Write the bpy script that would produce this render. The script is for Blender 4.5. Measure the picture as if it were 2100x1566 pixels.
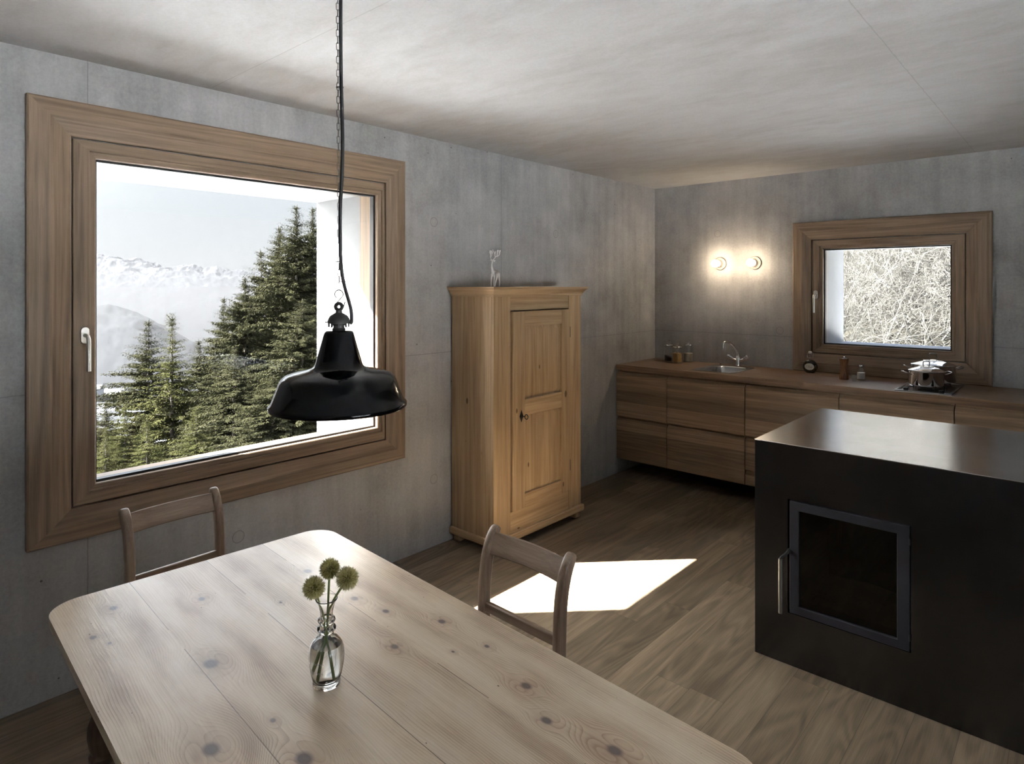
import bpy, bmesh, math, random
import numpy as np
from mathutils import Vector, Matrix
PI = math.pi
for o in list(bpy.data.objects): bpy.data.objects.remove(o)
SC = bpy.context.scene
COL = SC.collection

# ------------------------------------------------------------------ camera
YAW = 0.73353          # the camera looks level, 42 degrees to the left of the back wall's normal
cam = bpy.data.cameras.new('camera')
cam.sensor_fit = 'HORIZONTAL'; cam.sensor_width = 36.0
cam.lens = 1307.0 / 2100.0 * 36.0
cam.shift_y = (586.5 - 783.0) / 2100.0
cam.clip_start = 0.05; cam.clip_end = 8000
co = bpy.data.objects.new('camera', cam); COL.objects.link(co)
co.location = (2.891, -5.132, 1.55)
co.rotation_euler = (PI / 2, 0, YAW)
SC.camera = co

# ------------------------------------------------------------------ view, world, sun
SC.view_settings.view_transform = 'Standard'
SC.view_settings.look = 'None'
SC.view_settings.gamma = 1.0
SC.view_settings.use_curve_mapping = False
SC.view_settings.exposure = 2.17
try:
    SC.cycles.use_denoising = True
    SC.cycles.max_bounces = 8
    SC.cycles.diffuse_bounces = 3
    SC.cycles.glossy_bounces = 4
    SC.cycles.transmission_bounces = 8
    SC.cycles.transparent_max_bounces = 40
    SC.cycles.volume_bounces = 0
    SC.cycles.caustics_reflective = False
    SC.cycles.caustics_refractive = True
    SC.cycles.sample_clamp_indirect = 12.0
    SC.cycles.use_light_tree = False
    SC.cycles.use_adaptive_sampling = True
    SC.cycles.adaptive_threshold = 0.015
    SC.cycles.adaptive_min_samples = 44
except Exception:
    pass

SUN_DIR = Vector((0.897, 0.933, -1.0)).normalized()    # the way the light travels
SUN_E = 46.0
sun = bpy.data.lights.new('sun', 'SUN'); sun.energy = SUN_E; sun.angle = math.radians(0.53)
sun.color = (1.0, 0.975, 0.94)
so = bpy.data.objects.new('sun', sun); COL.objects.link(so)
so.location = (-20, -20, 30)
so.rotation_euler = SUN_DIR.to_track_quat('-Z', 'Y').to_euler()


def node(nt, kind, inputs=None, **props):
    n = nt.nodes.new(kind)
    for k, v in props.items():
        setattr(n, k, v)
    for k, v in (inputs or {}).items():
        s = n.inputs[k]
        if isinstance(v, bpy.types.NodeSocket): nt.links.new(v, s)
        elif isinstance(v, bpy.types.Node): nt.links.new(v.outputs[0], s)
        else: s.default_value = v
    return n


W = bpy.data.worlds.new('sky'); SC.world = W; W.use_nodes = True
nt = W.node_tree; nt.nodes.clear()
tc = node(nt, 'ShaderNodeTexCoord')
sep = node(nt, 'ShaderNodeSeparateXYZ', {0: tc.outputs['Generated']})
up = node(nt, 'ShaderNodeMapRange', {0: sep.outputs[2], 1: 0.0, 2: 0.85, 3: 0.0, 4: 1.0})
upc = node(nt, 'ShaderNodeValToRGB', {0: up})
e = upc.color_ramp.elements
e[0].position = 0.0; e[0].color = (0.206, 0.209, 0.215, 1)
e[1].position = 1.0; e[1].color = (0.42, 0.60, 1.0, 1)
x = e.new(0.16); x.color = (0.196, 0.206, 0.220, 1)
x = e.new(0.27); x.color = (0.88, 0.92, 1.0, 1)      # sky above the visible strip, brightened out of view to light table and floor
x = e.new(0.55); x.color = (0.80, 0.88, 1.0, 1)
dot = node(nt, 'ShaderNodeVectorMath', {0: tc.outputs['Generated'], 1: tuple(-SUN_DIR)}, operation='DOT_PRODUCT')
mx = node(nt, 'ShaderNodeMath', {0: dot.outputs['Value'], 1: 0.0}, operation='MAXIMUM')
pw = node(nt, 'ShaderNodeMath', {0: mx, 1: 7.0}, operation='POWER')
gl = node(nt, 'ShaderNodeMath', {0: pw, 1: 9.0}, operation='MULTIPLY')
glc = node(nt, 'ShaderNodeVectorMath', {0: (1.0, 0.97, 0.92), 3: gl}, operation='SCALE')
add = node(nt, 'ShaderNodeVectorMath', {0: upc.outputs[0], 1: glc.outputs[0]}, operation='ADD')
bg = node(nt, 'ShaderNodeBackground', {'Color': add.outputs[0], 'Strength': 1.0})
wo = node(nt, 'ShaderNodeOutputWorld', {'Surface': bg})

# ------------------------------------------------------------------ mesh builder


class MB:
    def __init__(s):
        s.v = []; s.f = []; s.m = []; s.sm = []

    def add(s, vs, fs, mat=0, smooth=False):
        b = len(s.v); s.v.extend([tuple(p) for p in vs])
        for f in fs:
            s.f.append(tuple(b + i for i in f)); s.m.append(mat); s.sm.append(smooth)
        return s

    def box(s, x0, x1, y0, y1, z0, z1, mat=0):
        vs = [(x, y, z) for x in (x0, x1) for y in (y0, y1) for z in (z0, z1)]
        return s.add(vs, [(0, 1, 3, 2), (4, 6, 7, 5), (0, 4, 5, 1), (2, 3, 7, 6), (0, 2, 6, 4), (1, 5, 7, 3)], mat)

    def lathe(s, prof, c=(0, 0, 0), seg=40, mat=0, cap0=False, cap1=False, smooth=True, sx=1.0, sy=1.0):
        vs = []
        for r, z in prof:
            for k in range(seg):
                a = 2 * PI * k / seg
                vs.append((c[0] + r * math.cos(a) * sx, c[1] + r * math.sin(a) * sy, c[2] + z))
        fs = []
        for i in range(len(prof) - 1):
            for k in range(seg):
                k2 = (k + 1) % seg
                fs.append((i * seg + k, i * seg + k2, (i + 1) * seg + k2, (i + 1) * seg + k))
        if cap0: fs.append(tuple(reversed(range(seg))))
        if cap1: fs.append(tuple((len(prof) - 1) * seg + k for k in range(seg)))
        return s.add(vs, fs, mat, smooth)

    def tube(s, pts, rad, seg=10, mat=0, closed=False, caps=True, flat=1.0, upv=None):
        pts = [Vector(p) for p in pts]; n = len(pts)
        if not hasattr(rad, '__len__'): rad = [rad] * n
        vs = []; prev = None
        for i, p in enumerate(pts):
            if closed: t = pts[(i + 1) % n] - pts[i - 1]
            else: t = pts[min(i + 1, n - 1)] - pts[max(i - 1, 0)]
            t.normalize()
            if prev is None:
                u = Vector(upv) if upv else (Vector((0, 0, 1)) if abs(t.z) < 0.9 else Vector((1, 0, 0)))
                a = t.cross(u).normalized()
            else:
                a = (prev - t * prev.dot(t)).normalized()
            prev = a; b = t.cross(a)
            for k in range(seg):
                w = 2 * PI * k / seg
                vs.append(p + a * (math.cos(w) * rad[i]) + b * (math.sin(w) * rad[i] * flat))
        fs = []
        for i in range(n if closed else n - 1):
            j = (i + 1) % n
            for k in range(seg):
                k2 = (k + 1) % seg
                fs.append((i * seg + k, i * seg + k2, j * seg + k2, j * seg + k))
        if caps and not closed:
            fs.append(tuple(reversed(range(seg)))); fs.append(tuple((n - 1) * seg + k for k in range(seg)))
        return s.add(vs, fs, mat, True)

    def sphere(s, c, r, seg=20, rings=12, mat=0, sz=1.0):
        prof = [(max(r * math.sin(PI * i / rings), 1e-5), -r * sz * math.cos(PI * i / rings)) for i in range(rings + 1)]
        return s.lathe(prof, c, seg, mat)

    def prism(s, poly, z0, z1, mat=0, topmat=None):      # poly in xy, counter-clockwise
        n = len(poly)
        vs = [(x, y, z0) for x, y in poly] + [(x, y, z1) for x, y in poly]
        s.add(vs, [(i, (i + 1) % n, n + (i + 1) % n, n + i) for i in range(n)] + [tuple(reversed(range(n)))], mat)
        return s.add([(x, y, z1) for x, y in poly], [tuple(range(n))], mat if topmat is None else topmat)

    def xf(s, M):
        s.v = [tuple(M @ Vector(p)) for p in s.v]; return s


def chain_loc(o):
    v = Vector((0, 0, 0))
    while o is not None:
        v += o.location; o = o.parent
    return v


def obj(name, mb, mats, parent=None, bevel=0, seg=2, sub=0, sharp=35, local=False, weld=False, sm=None):
    if not isinstance(mats, (list, tuple)): mats = [mats]
    me = bpy.data.meshes.new(name)
    off = Vector((0, 0, 0)) if local else chain_loc(parent)
    me.from_pydata([(p[0] - off.x, p[1] - off.y, p[2] - off.z) for p in mb.v], [], mb.f)
    for m in mats: me.materials.append(m)
    me.polygons.foreach_set('material_index', mb.m)
    me.polygons.foreach_set('use_smooth', [True] * len(mb.f) if sm is None else [sm] * len(mb.f))
    me.update()
    bm = bmesh.new(); bm.from_mesh(me)
    if weld: bmesh.ops.remove_doubles(bm, verts=bm.verts, dist=1e-5)
    bmesh.ops.recalc_face_normals(bm, faces=bm.faces)
    bm.to_mesh(me); bm.free()
    me.set_sharp_from_angle(angle=math.radians(sharp))
    o = bpy.data.objects.new(name, me); COL.objects.link(o)
    if parent: o.parent = parent
    if bevel:
        b = o.modifiers.new('bevel', 'BEVEL'); b.width = bevel; b.segments = seg; b.limit_method = 'ANGLE'; b.angle_limit = math.radians(40)
        b.harden_normals = False
    if sub:
        m = o.modifiers.new('sub', 'SUBSURF'); m.levels = sub; m.render_levels = sub
    return o


def thing(name, label, cat, loc=(0, 0, 0), group=None, rotz=0.0):
    o = bpy.data.objects.new(name, None); COL.objects.link(o); o.location = loc; o.rotation_euler = (0, 0, rotz)
    o.empty_display_size = 0.05
    o['label'] = label; o['category'] = cat
    if group: o['group'] = group
    return o


def tag(o, label=None, cat=None, group=None, kind=None):
    if label: o['label'] = label
    if cat: o['category'] = cat
    if group: o['group'] = group
    if kind: o['kind'] = kind
    return o


def copy_tree(o, parent=None):
    c = o.copy(); COL.objects.link(c); c.parent = parent
    for ch in [k for k in bpy.data.objects if k.parent == o]:
        copy_tree(ch, c)
    return c


# ------------------------------------------------------------------ materials
def newmat(name):
    m = bpy.data.materials.new(name); m.use_nodes = True
    t = m.node_tree; t.nodes.clear()
    out = node(t, 'ShaderNodeOutputMaterial')
    b = node(t, 'ShaderNodeBsdfPrincipled')
    t.links.new(b.outputs[0], out.inputs[0])
    return m, t, b, out


def flat(name, col, rough=0.5, metal=0.0, spec=0.5, coat=0.0, emit=None, es=0.0, noise=0.0):
    m, t, b, out = newmat(name)
    b.inputs['Base Color'].default_value = (*col, 1); b.inputs['Roughness'].default_value = rough
    b.inputs['Metallic'].default_value = metal; b.inputs['Specular IOR Level'].default_value = spec
    b.inputs['Coat Weight'].default_value = coat
    if emit:
        b.inputs['Emission Color'].default_value = (*emit, 1); b.inputs['Emission Strength'].default_value = es
    tcn = node(t, 'ShaderNodeTexCoord')
    nz = node(t, 'ShaderNodeTexNoise', {'Vector': tcn.outputs['Object'], 'Scale': 60.0, 'Detail': 3.0})
    mr = node(t, 'ShaderNodeMapRange', {0: nz.outputs[0], 3: rough * 0.85, 4: min(1, rough * 1.15 + 0.01)})
    t.links.new(mr.outputs[0], b.inputs['Roughness'])
    if noise:
        nz2 = node(t, 'ShaderNodeTexNoise', {'Vector': tcn.outputs['Object'], 'Scale': 14.0, 'Detail': 5.0})
        mr2 = node(t, 'ShaderNodeMapRange', {0: nz2.outputs[0], 3: 1 - noise, 4: 1 + noise})
        sc = node(t, 'ShaderNodeVectorMath', {0: col, 3: mr2}, operation='SCALE')
        t.links.new(sc.outputs[0], b.inputs['Base Color'])
    return m


def ramp(t, fac, stops):
    r = node(t, 'ShaderNodeValToRGB', {0: fac})
    els = r.color_ramp.elements
    while len(els) < len(stops): els.new(0.5)
    for el, (p, c) in zip(els, stops):
        el.position = p; el.color = (*c, 1) if len(c) == 3 else c
    return r.outputs[0]


def M(t, op, a, b=0.0, c=None, clamp=False):
    inp = {0: a, 1: b}
    if c is not None: inp[2] = c
    n = node(t, 'ShaderNodeMath', inp, operation=op); n.use_clamp = clamp
    return n.outputs[0]


def mixc(t, fac, a, b, mode='MIX'):
    n = node(t, 'ShaderNodeMix', {0: fac}, data_type='RGBA', blend_type=mode)
    for s, v in ((n.inputs[6], a), (n.inputs[7], b)):
        if isinstance(v, bpy.types.NodeSocket): t.links.new(v, s)
        else: s.default_value = (*v, 1) if len(v) == 3 else v
    return n.outputs[2]


def wood(name, light, dark, axis='x', fine=1.0, rough=0.5, plank=None, plank_axis='z', tone=0.18, spec=0.35, bump=0.15, big=1.0, coords='Object'):
    """grain runs along `axis`; `plank` strips of that width differ in tone across plank_axis"""
    m, t, b, out = newmat(name)
    tcn = node(t, 'ShaderNodeTexCoord')
    P = tcn.outputs[coords]
    lo, hi = 1.3 * big, 38.0 * big
    scl = {'x': (lo, hi, hi), 'y': (hi, lo, hi), 'z': (hi, hi, lo)}[axis]
    sp = node(t, 'ShaderNodeSeparateXYZ', {0: P})
    shift = None
    if plank:
        pc = sp.outputs['xyz'.index(plank_axis)]
        idx = M(t, 'FLOOR', M(t, 'DIVIDE', pc, plank))
        wn = node(t, 'ShaderNodeTexWhiteNoise', {'W': idx}, noise_dimensions='1D')
        shift = node(t, 'ShaderNodeVectorMath', {0: wn.outputs['Color'], 3: 7.0}, operation='SCALE').outputs[0]
        P = node(t, 'ShaderNodeVectorMath', {0: P, 1: shift}, operation='ADD').outputs[0]
    mp = node(t, 'ShaderNodeMapping', {'Vector': P, 'Scale': scl})
    n1 = node(t, 'ShaderNodeTexNoise', {'Vector': mp, 'Scale': 1.0, 'Detail': 5.0, 'Roughness': 0.6, 'Distortion': 0.5})
    # cathedral rings
    mp2 = node(t, 'ShaderNodeMapping', {'Vector': P, 'Scale': tuple(c * 0.22 for c in scl)})
    n2 = node(t, 'ShaderNodeTexNoise', {'Vector': mp2, 'Scale': 1.0, 'Detail': 2.0, 'Distortion': 0.3})
    ring = M(t, 'SINE', M(t, 'MULTIPLY', n2.outputs[0], 70.0))
    ring = M(t, 'MULTIPLY_ADD', ring, 0.5, 0.5)
    # pores
    fs = {'x': (9, 420, 420), 'y': (420, 9, 420), 'z': (420, 420, 9)}[axis]
    mp3 = node(t, 'ShaderNodeMapping', {'Vector': P, 'Scale': tuple(c * fine for c in fs)})
    n3 = node(t, 'ShaderNodeTexNoise', {'Vector': mp3, 'Scale': 1.0, 'Detail': 2.0})
    g = M(t, 'ADD', M(t, 'MULTIPLY', n1.outputs[0], 0.75), M(t, 'MULTIPLY', ring, 0.13))
    g = M(t, 'ADD', g, M(t, 'MULTIPLY', n3.outputs[0], 0.28))
    colr = ramp(t, g, [(0.38, dark), (0.78, light)])
    if plank:
        tn = node(t, 'ShaderNodeMapRange', {0: wn.outputs[0], 3: 1 - tone, 4: 1 + tone})
        colr = node(t, 'ShaderNodeVectorMath', {0: colr, 3: tn}, operation='SCALE').outputs[0]
    t.links.new(colr, b.inputs['Base Color'])
    b.inputs['Specular IOR Level'].default_value = spec
    rr = node(t, 'ShaderNodeMapRange', {0: n3.outputs[0], 3: rough * 0.85, 4: rough * 1.15})
    t.links.new(rr.outputs[0], b.inputs['Roughness'])
    bp = node(t, 'ShaderNodeBump', {'Height': n3.outputs[0], 'Strength': bump, 'Distance': 0.001})
    t.links.new(bp.outputs[0], b.inputs['Normal'])
    return m


def concrete(name, base, vjoints=(), hjoints=(), ties=(), u='y', stain=0.45, smoothness=0.55):
    """base colour; vjoints: positions along u; hjoints: heights; ties: (u, z) of formwork tie plugs"""
    m, t, b, out = newmat(name)
    tcn = node(t, 'ShaderNodeTexCoord'); P = tcn.outputs['Object']
    sp = node(t, 'ShaderNodeSeparateXYZ', {0: P})
    U = sp.outputs['xyz'.index(u)]; Z = sp.outputs[2]
    n1 = node(t, 'ShaderNodeTexNoise', {'Vector': P, 'Scale': 0.9, 'Detail': 3.0, 'Roughness': 0.62})
    st = node(t, 'ShaderNodeMapping', {'Vector': P, 'Scale': (16, 16, 1.1)})
    n2 = node(t, 'ShaderNodeTexNoise', {'Vector': st, 'Scale': 1.0, 'Detail': 4.0, 'Roughness': 0.6})
    n3 = node(t, 'ShaderNodeTexNoise', {'Vector': P, 'Scale': 70.0, 'Detail': 3.0, 'Roughness': 0.7})
    n4 = node(t, 'ShaderNodeTexNoise', {'Vector': P, 'Scale': 5.0, 'Detail': 6.0, 'Roughness': 0.72})
    v = M(t, 'MULTIPLY_ADD', n1.outputs[0], 0.9, -0.45)
    v = M(t, 'ADD', v, M(t, 'MULTIPLY_ADD', n2.outputs[0], 0.30, -0.15))
    v = M(t, 'ADD', v, M(t, 'MULTIPLY_ADD', n3.outputs[0], 0.30, -0.15))
    v = M(t, 'ADD', v, M(t, 'MULTIPLY_ADD', n4.outputs[0], 0.50, -0.25))
    f = M(t, 'MULTIPLY_ADD', v, stain * 3.6, 1.0)
    c = node(t, 'ShaderNodeVectorMath', {0: base, 3: f}, operation='SCALE').outputs[0]
    # lower part of a pour is a little mottled and browner
    low = node(t, 'ShaderNodeMapRange', {0: Z, 1: 1.16, 2: 0.0, 3: 0.0, 4: 1.0})
    mot = M(t, 'MULTIPLY', low, M(t, 'GREATER_THAN', n4.outputs[0], 0.52))
    c = mixc(t, M(t, 'MULTIPLY', mot, 0.22), c, tuple(k * 0.6 for k in base))
    # pinholes
    vo = node(t, 'ShaderNodeTexVoronoi', {'Vector': P, 'Scale': 13.0, 'Randomness': 1.0}, feature='F1')
    wnn = node(t, 'ShaderNodeSeparateColor', {0: vo.outputs['Color']})
    rad = node(t, 'ShaderNodeMapRange', {0: wnn.outputs[0], 1: 0.62, 2: 1.0, 3: 0.0, 4: 0.055})
    hole = M(t, 'LESS_THAN', vo.outputs['Distance'], rad.outputs[0])
    c = mixc(t, M(t, 'MULTIPLY', hole, 0.75), c, (0.035, 0.03, 0.03))
    H = M(t, 'MULTIPLY', hole, -1.0)
    wob = M(t, 'MULTIPLY_ADD', n4.outputs[0], 0.006, -0.003)
    for q, lst in ((U, vjoints), (Z, hjoints)):
        for p in lst:
            d = M(t, 'ABSOLUTE', M(t, 'ADD', M(t, 'SUBTRACT', q, p), wob))
            ln = M(t, 'LESS_THAN', d, 0.0022)
            soft = node(t, 'ShaderNodeMapRange', {0: d, 1: 0.0, 2: 0.03, 3: 0.10, 4: 0.0})
            c = mixc(t, M(t, 'MULTIPLY', ln, 0.45), c, tuple(k * 0.4 for k in base))
            c = mixc(t, soft.outputs[0], c, tuple(k * 0.6 for k in base))
            H = M(t, 'SUBTRACT', H, ln)
    for (a, zz) in ties:
        du = M(t, 'SUBTRACT', U, a); dz = M(t, 'SUBTRACT', Z, zz)
        d = M(t, 'SQRT', M(t, 'ADD', M(t, 'MULTIPLY', du, du), M(t, 'MULTIPLY', dz, dz)))
        ring = M(t, 'LESS_THAN', M(t, 'ABSOLUTE', M(t, 'SUBTRACT', d, 0.027)), 0.0022)
        disc = M(t, 'LESS_THAN', d, 0.026)
        c = mixc(t, M(t, 'MULTIPLY', disc, 0.25), c, tuple(min(1, k * 1.12) for k in (base[0], base[1] * 0.96, base[2] * 0.85)))
        c = mixc(t, M(t, 'MULTIPLY', ring, 0.5), c, tuple(k * 0.45 for k in base))
        H = M(t, 'SUBTRACT', H, M(t, 'MULTIPLY', ring, 0.8))
    t.links.new(c, b.inputs['Base Color'])
    b.inputs['Roughness'].default_value = smoothness; b.inputs['Specular IOR Level'].default_value = 0.3
    hh = n3.outputs[0]
    bp = node(t, 'ShaderNodeBump', {'Height': hh, 'Strength': 0.22, 'Distance': 0.003})
    t.links.new(bp.outputs[0], b.inputs['Normal'])
    return m


def glass_pane_mat(name, tint=(0.97, 0.985, 0.98)):
    m, t, b, out = newmat(name); t.nodes.remove(b)
    tr = node(t, 'ShaderNodeBsdfTransparent', {'Color': (*tint, 1)})
    gl = node(t, 'ShaderNodeBsdfGlossy', {'Color': (1, 1, 1, 1), 'Roughness': 0.02})
    lw = node(t, 'ShaderNodeLayerWeight', {'Blend': 0.5})
    fr = M(t, 'MULTIPLY_ADD', M(t, 'POWER', lw.outputs['Facing'], 5.0), 0.96, 0.04)
    mx = node(t, 'ShaderNodeMixShader', {0: fr, 1: tr, 2: gl})
    t.links.new(mx.outputs[0], out.inputs[0])
    return m


def clear_glass(name, col=(1, 1, 1), ior=1.45, rough=0.0):
    m, t, b, out = newmat(name)
    b.inputs['Base Color'].default_value = (*col, 1); b.inputs['Roughness'].default_value = rough
    b.inputs['Transmission Weight'].default_value = 1.0; b.inputs['IOR'].default_value = ior
    return m


CONC = (0.36, 0.355, 0.355)
ties_z = (0.40, 1.932)
m_wallA = concrete('concrete_left', CONC, vjoints=(-4.394, -2.031), hjoints=(1.15,), u='y',
                   ties=[(y, z) for y in (-3.80, -2.62, -1.444, -0.265, -4.97) for z in ties_z if not (z > 1.5 and -4.5 < y < -3.1)])
m_wallB = concrete('concrete_back', CONC, vjoints=(2.95,), hjoints=(1.157,), u='x', ties=[(0.59, 1.99), (1.1, 1.2)])
m_wallX = concrete('concrete_plain', CONC, u='x')
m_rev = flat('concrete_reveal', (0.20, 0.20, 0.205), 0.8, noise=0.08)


def ceiling_mat():
    m, t, b, out = newmat('concrete_ceiling')
    tcn = node(t, 'ShaderNodeTexCoord'); P = tcn.outputs['Object']
    mp = node(t, 'ShaderNodeMapping', {'Vector': P, 'Rotation': (0, 0, 0.6), 'Scale': (0.7, 1.6, 1)})
    n1 = node(t, 'ShaderNodeTexNoise', {'Vector': mp, 'Scale': 1.3, 'Detail': 6.0, 'Roughness': 0.6, 'Distortion': 0.6})
    n2 = node(t, 'ShaderNodeTexNoise', {'Vector': mp, 'Scale': 7.0, 'Detail': 8.0, 'Roughness': 0.7, 'Distortion': 0.4})
    n3 = node(t, 'ShaderNodeTexNoise', {'Vector': P, 'Scale': 90.0, 'Detail': 4.0, 'Roughness': 0.7})
    sp = node(t, 'ShaderNodeSeparateXYZ', {0: P})
    g = M(t, 'ADD', M(t, 'MULTIPLY', n1.outputs[0], 0.6), M(t, 'MULTIPLY', n2.outputs[0], 0.4))
    c = ramp(t, g, [(0.36, (0.45, 0.445, 0.44)), (0.50, (0.53, 0.53, 0.535)), (0.64, (0.585, 0.59, 0.605))])
    # darker worn blotches with clear outlines
    bl = M(t, 'GREATER_THAN', M(t, 'ADD', n1.outputs[0], M(t, 'MULTIPLY', n2.outputs[0], 0.35)), 0.83)
    c = mixc(t, M(t, 'MULTIPLY', bl, 0.10), c, (0.40, 0.38, 0.36))
    wob = M(t, 'MULTIPLY_ADD', n2.outputs[0], 0.012, -0.006)
    for ax, p in ((1, -3.93), (1, -1.5), (0, 2.35)):
        d = M(t, 'ABSOLUTE', M(t, 'ADD', M(t, 'SUBTRACT', sp.outputs[ax], p), wob))
        c = mixc(t, M(t, 'MULTIPLY', M(t, 'LESS_THAN', d, 0.002), 0.35), c, (0.25, 0.24, 0.23))
    f = M(t, 'MULTIPLY_ADD', n3.outputs[0], 0.24, 0.88)
    c = node(t, 'ShaderNodeVectorMath', {0: c, 3: f}, operation='SCALE').outputs[0]
    t.links.new(c, b.inputs['Base Color']); b.inputs['Roughness'].default_value = 0.75
    b.inputs['Specular IOR Level'].default_value = 0.25
    bp = node(t, 'ShaderNodeBump', {'Height': n3.outputs[0], 'Strength': 0.08, 'Distance': 0.004})
    t.links.new(bp.outputs[0], b.inputs['Normal'])
    return m


def floor_mat():
    m, t, b, out = newmat('oak_floor')
    tcn = node(t, 'ShaderNodeTexCoord'); P = tcn.outputs['Object']
    sp = node(t, 'ShaderNodeSeparateXYZ', {0: P})
    wpl = 0.135
    row = M(t, 'FLOOR', M(t, 'DIVIDE', sp.outputs[0], wpl))
    wr = node(t, 'ShaderNodeTexWhiteNoise', {'W': row}, noise_dimensions='1D')
    yy = M(t, 'ADD', sp.outputs[1], M(t, 'MULTIPLY', wr.outputs[0], 5.0))
    seg = M(t, 'FLOOR', M(t, 'DIVIDE', yy, 1.15))
    wn = node(t, 'ShaderNodeTexWhiteNoise', {'Vector': node(t, 'ShaderNodeCombineXYZ', {0: row, 1: seg}).outputs[0]}, noise_dimensions='3D')
    sh = node(t, 'ShaderNodeVectorMath', {0: wn.outputs['Color'], 3: 9.0}, operation='SCALE').outputs[0]
    Q = node(t, 'ShaderNodeVectorMath', {0: P, 1: sh}, operation='ADD').outputs[0]
    mp = node(t, 'ShaderNodeMapping', {'Vector': Q, 'Scale': (14, 0.9, 1)})
    n1 = node(t, 'ShaderNodeTexNoise', {'Vector': mp, 'Scale': 1.0, 'Detail': 5.0, 'Roughness': 0.6, 'Distortion': 0.7})
    mp2 = node(t, 'ShaderNodeMapping', {'Vector': Q, 'Scale': (5.0, 0.55, 1)})
    n2 = node(t, 'ShaderNodeTexNoise', {'Vector': mp2, 'Scale': 1.0, 'Detail': 2.0, 'Distortion': 0.5})
    ring = M(t, 'MULTIPLY_ADD', M(t, 'SINE', M(t, 'MULTIPLY', n2.outputs[0], 95.0)), 0.5, 0.5)
    mp3 = node(t, 'ShaderNodeMapping', {'Vector': Q, 'Scale': (330, 8, 1)})
    n3 = node(t, 'ShaderNodeTexNoise', {'Vector': mp3, 'Scale': 1.0, 'Detail': 2.0})
    g = M(t, 'ADD', M(t, 'MULTIPLY', n1.outputs[0], 0.7), M(t, 'MULTIPLY', ring, 0.13))
    g = M(t, 'ADD', g, M(t, 'MULTIPLY', n3.outputs[0], 0.32))
    c = ramp(t, g, [(0.40, (0.115, 0.083, 0.055)), (0.78, (0.285, 0.215, 0.145))])
    tn = node(t, 'ShaderNodeMapRange', {0: wn.outputs[0], 3: 0.72, 4: 1.22})
    c = node(t, 'ShaderNodeVectorMath', {0: c, 3: tn}, operation='SCALE').outputs[0]
    # joints
    fx = M(t, 'ABSOLUTE', M(t, 'SUBTRACT', M(t, 'FRACT', M(t, 'DIVIDE', sp.outputs[0], wpl)), 0.5))
    fy = M(t, 'ABSOLUTE', M(t, 'SUBTRACT', M(t, 'FRACT', M(t, 'DIVIDE', yy, 1.15)), 0.5))
    j = M(t, 'MAXIMUM', M(t, 'GREATER_THAN', fx, 0.4935), M(t, 'GREATER_THAN', fy, 0.4992))
    c = mixc(t, M(t, 'MULTIPLY', j, 0.55), c, (0.03, 0.02, 0.014))
    # small knots
    vo = node(t, 'ShaderNodeTexVoronoi', {'Vector': node(t, 'ShaderNodeMapping', {'Vector': P, 'Scale': (2.4, 1.1, 1)}).outputs[0], 'Scale': 1.0}, feature='F1')
    kn = node(t, 'ShaderNodeMapRange', {0: vo.outputs['Distance'], 1: 0.008, 2: 0.035, 3: 0.6, 4: 0.0})
    c = mixc(t, kn.outputs[0], c, (0.055, 0.03, 0.018))
    t.links.new(c, b.inputs['Base Color']); b.inputs['Specular IOR Level'].default_value = 0.4
    rr = node(t, 'ShaderNodeMapRange', {0: n3.outputs[0], 3: 0.36, 4: 0.52}); t.links.new(rr.outputs[0], b.inputs['Roughness'])
    bp = node(t, 'ShaderNodeBump', {'Height': n3.outputs[0], 'Strength': 0.15, 'Distance': 0.002})
    t.links.new(bp.outputs[0], b.inputs['Normal'])
    return m


KNOTS = [(-0.621, -0.255, .014), (-0.503, -0.321, .010), (-0.517, -0.084, .013), (-0.213, -0.169, .022), (0.045, -0.259, .022),
         (-0.476, 0.181, .017), (-0.248, 0.192, .014), (-0.139, 0.213, .012), (-0.006, 0.28, .013), (0.004, 0.141, .013),
         (0.048, -0.152, .008), (0.177, -0.156, .022), (0.302, 0.248, .015), (0.398, 0.202, .014), (0.145, 0.286, .008), (0.53, 0.229, .018),
         (0.109, 0.22, .005), (-0.36, 0.05, .006), (0.42, -0.05, .016), (0.62, 0.02, .012), (-0.45, -0.30, .006)]


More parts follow.
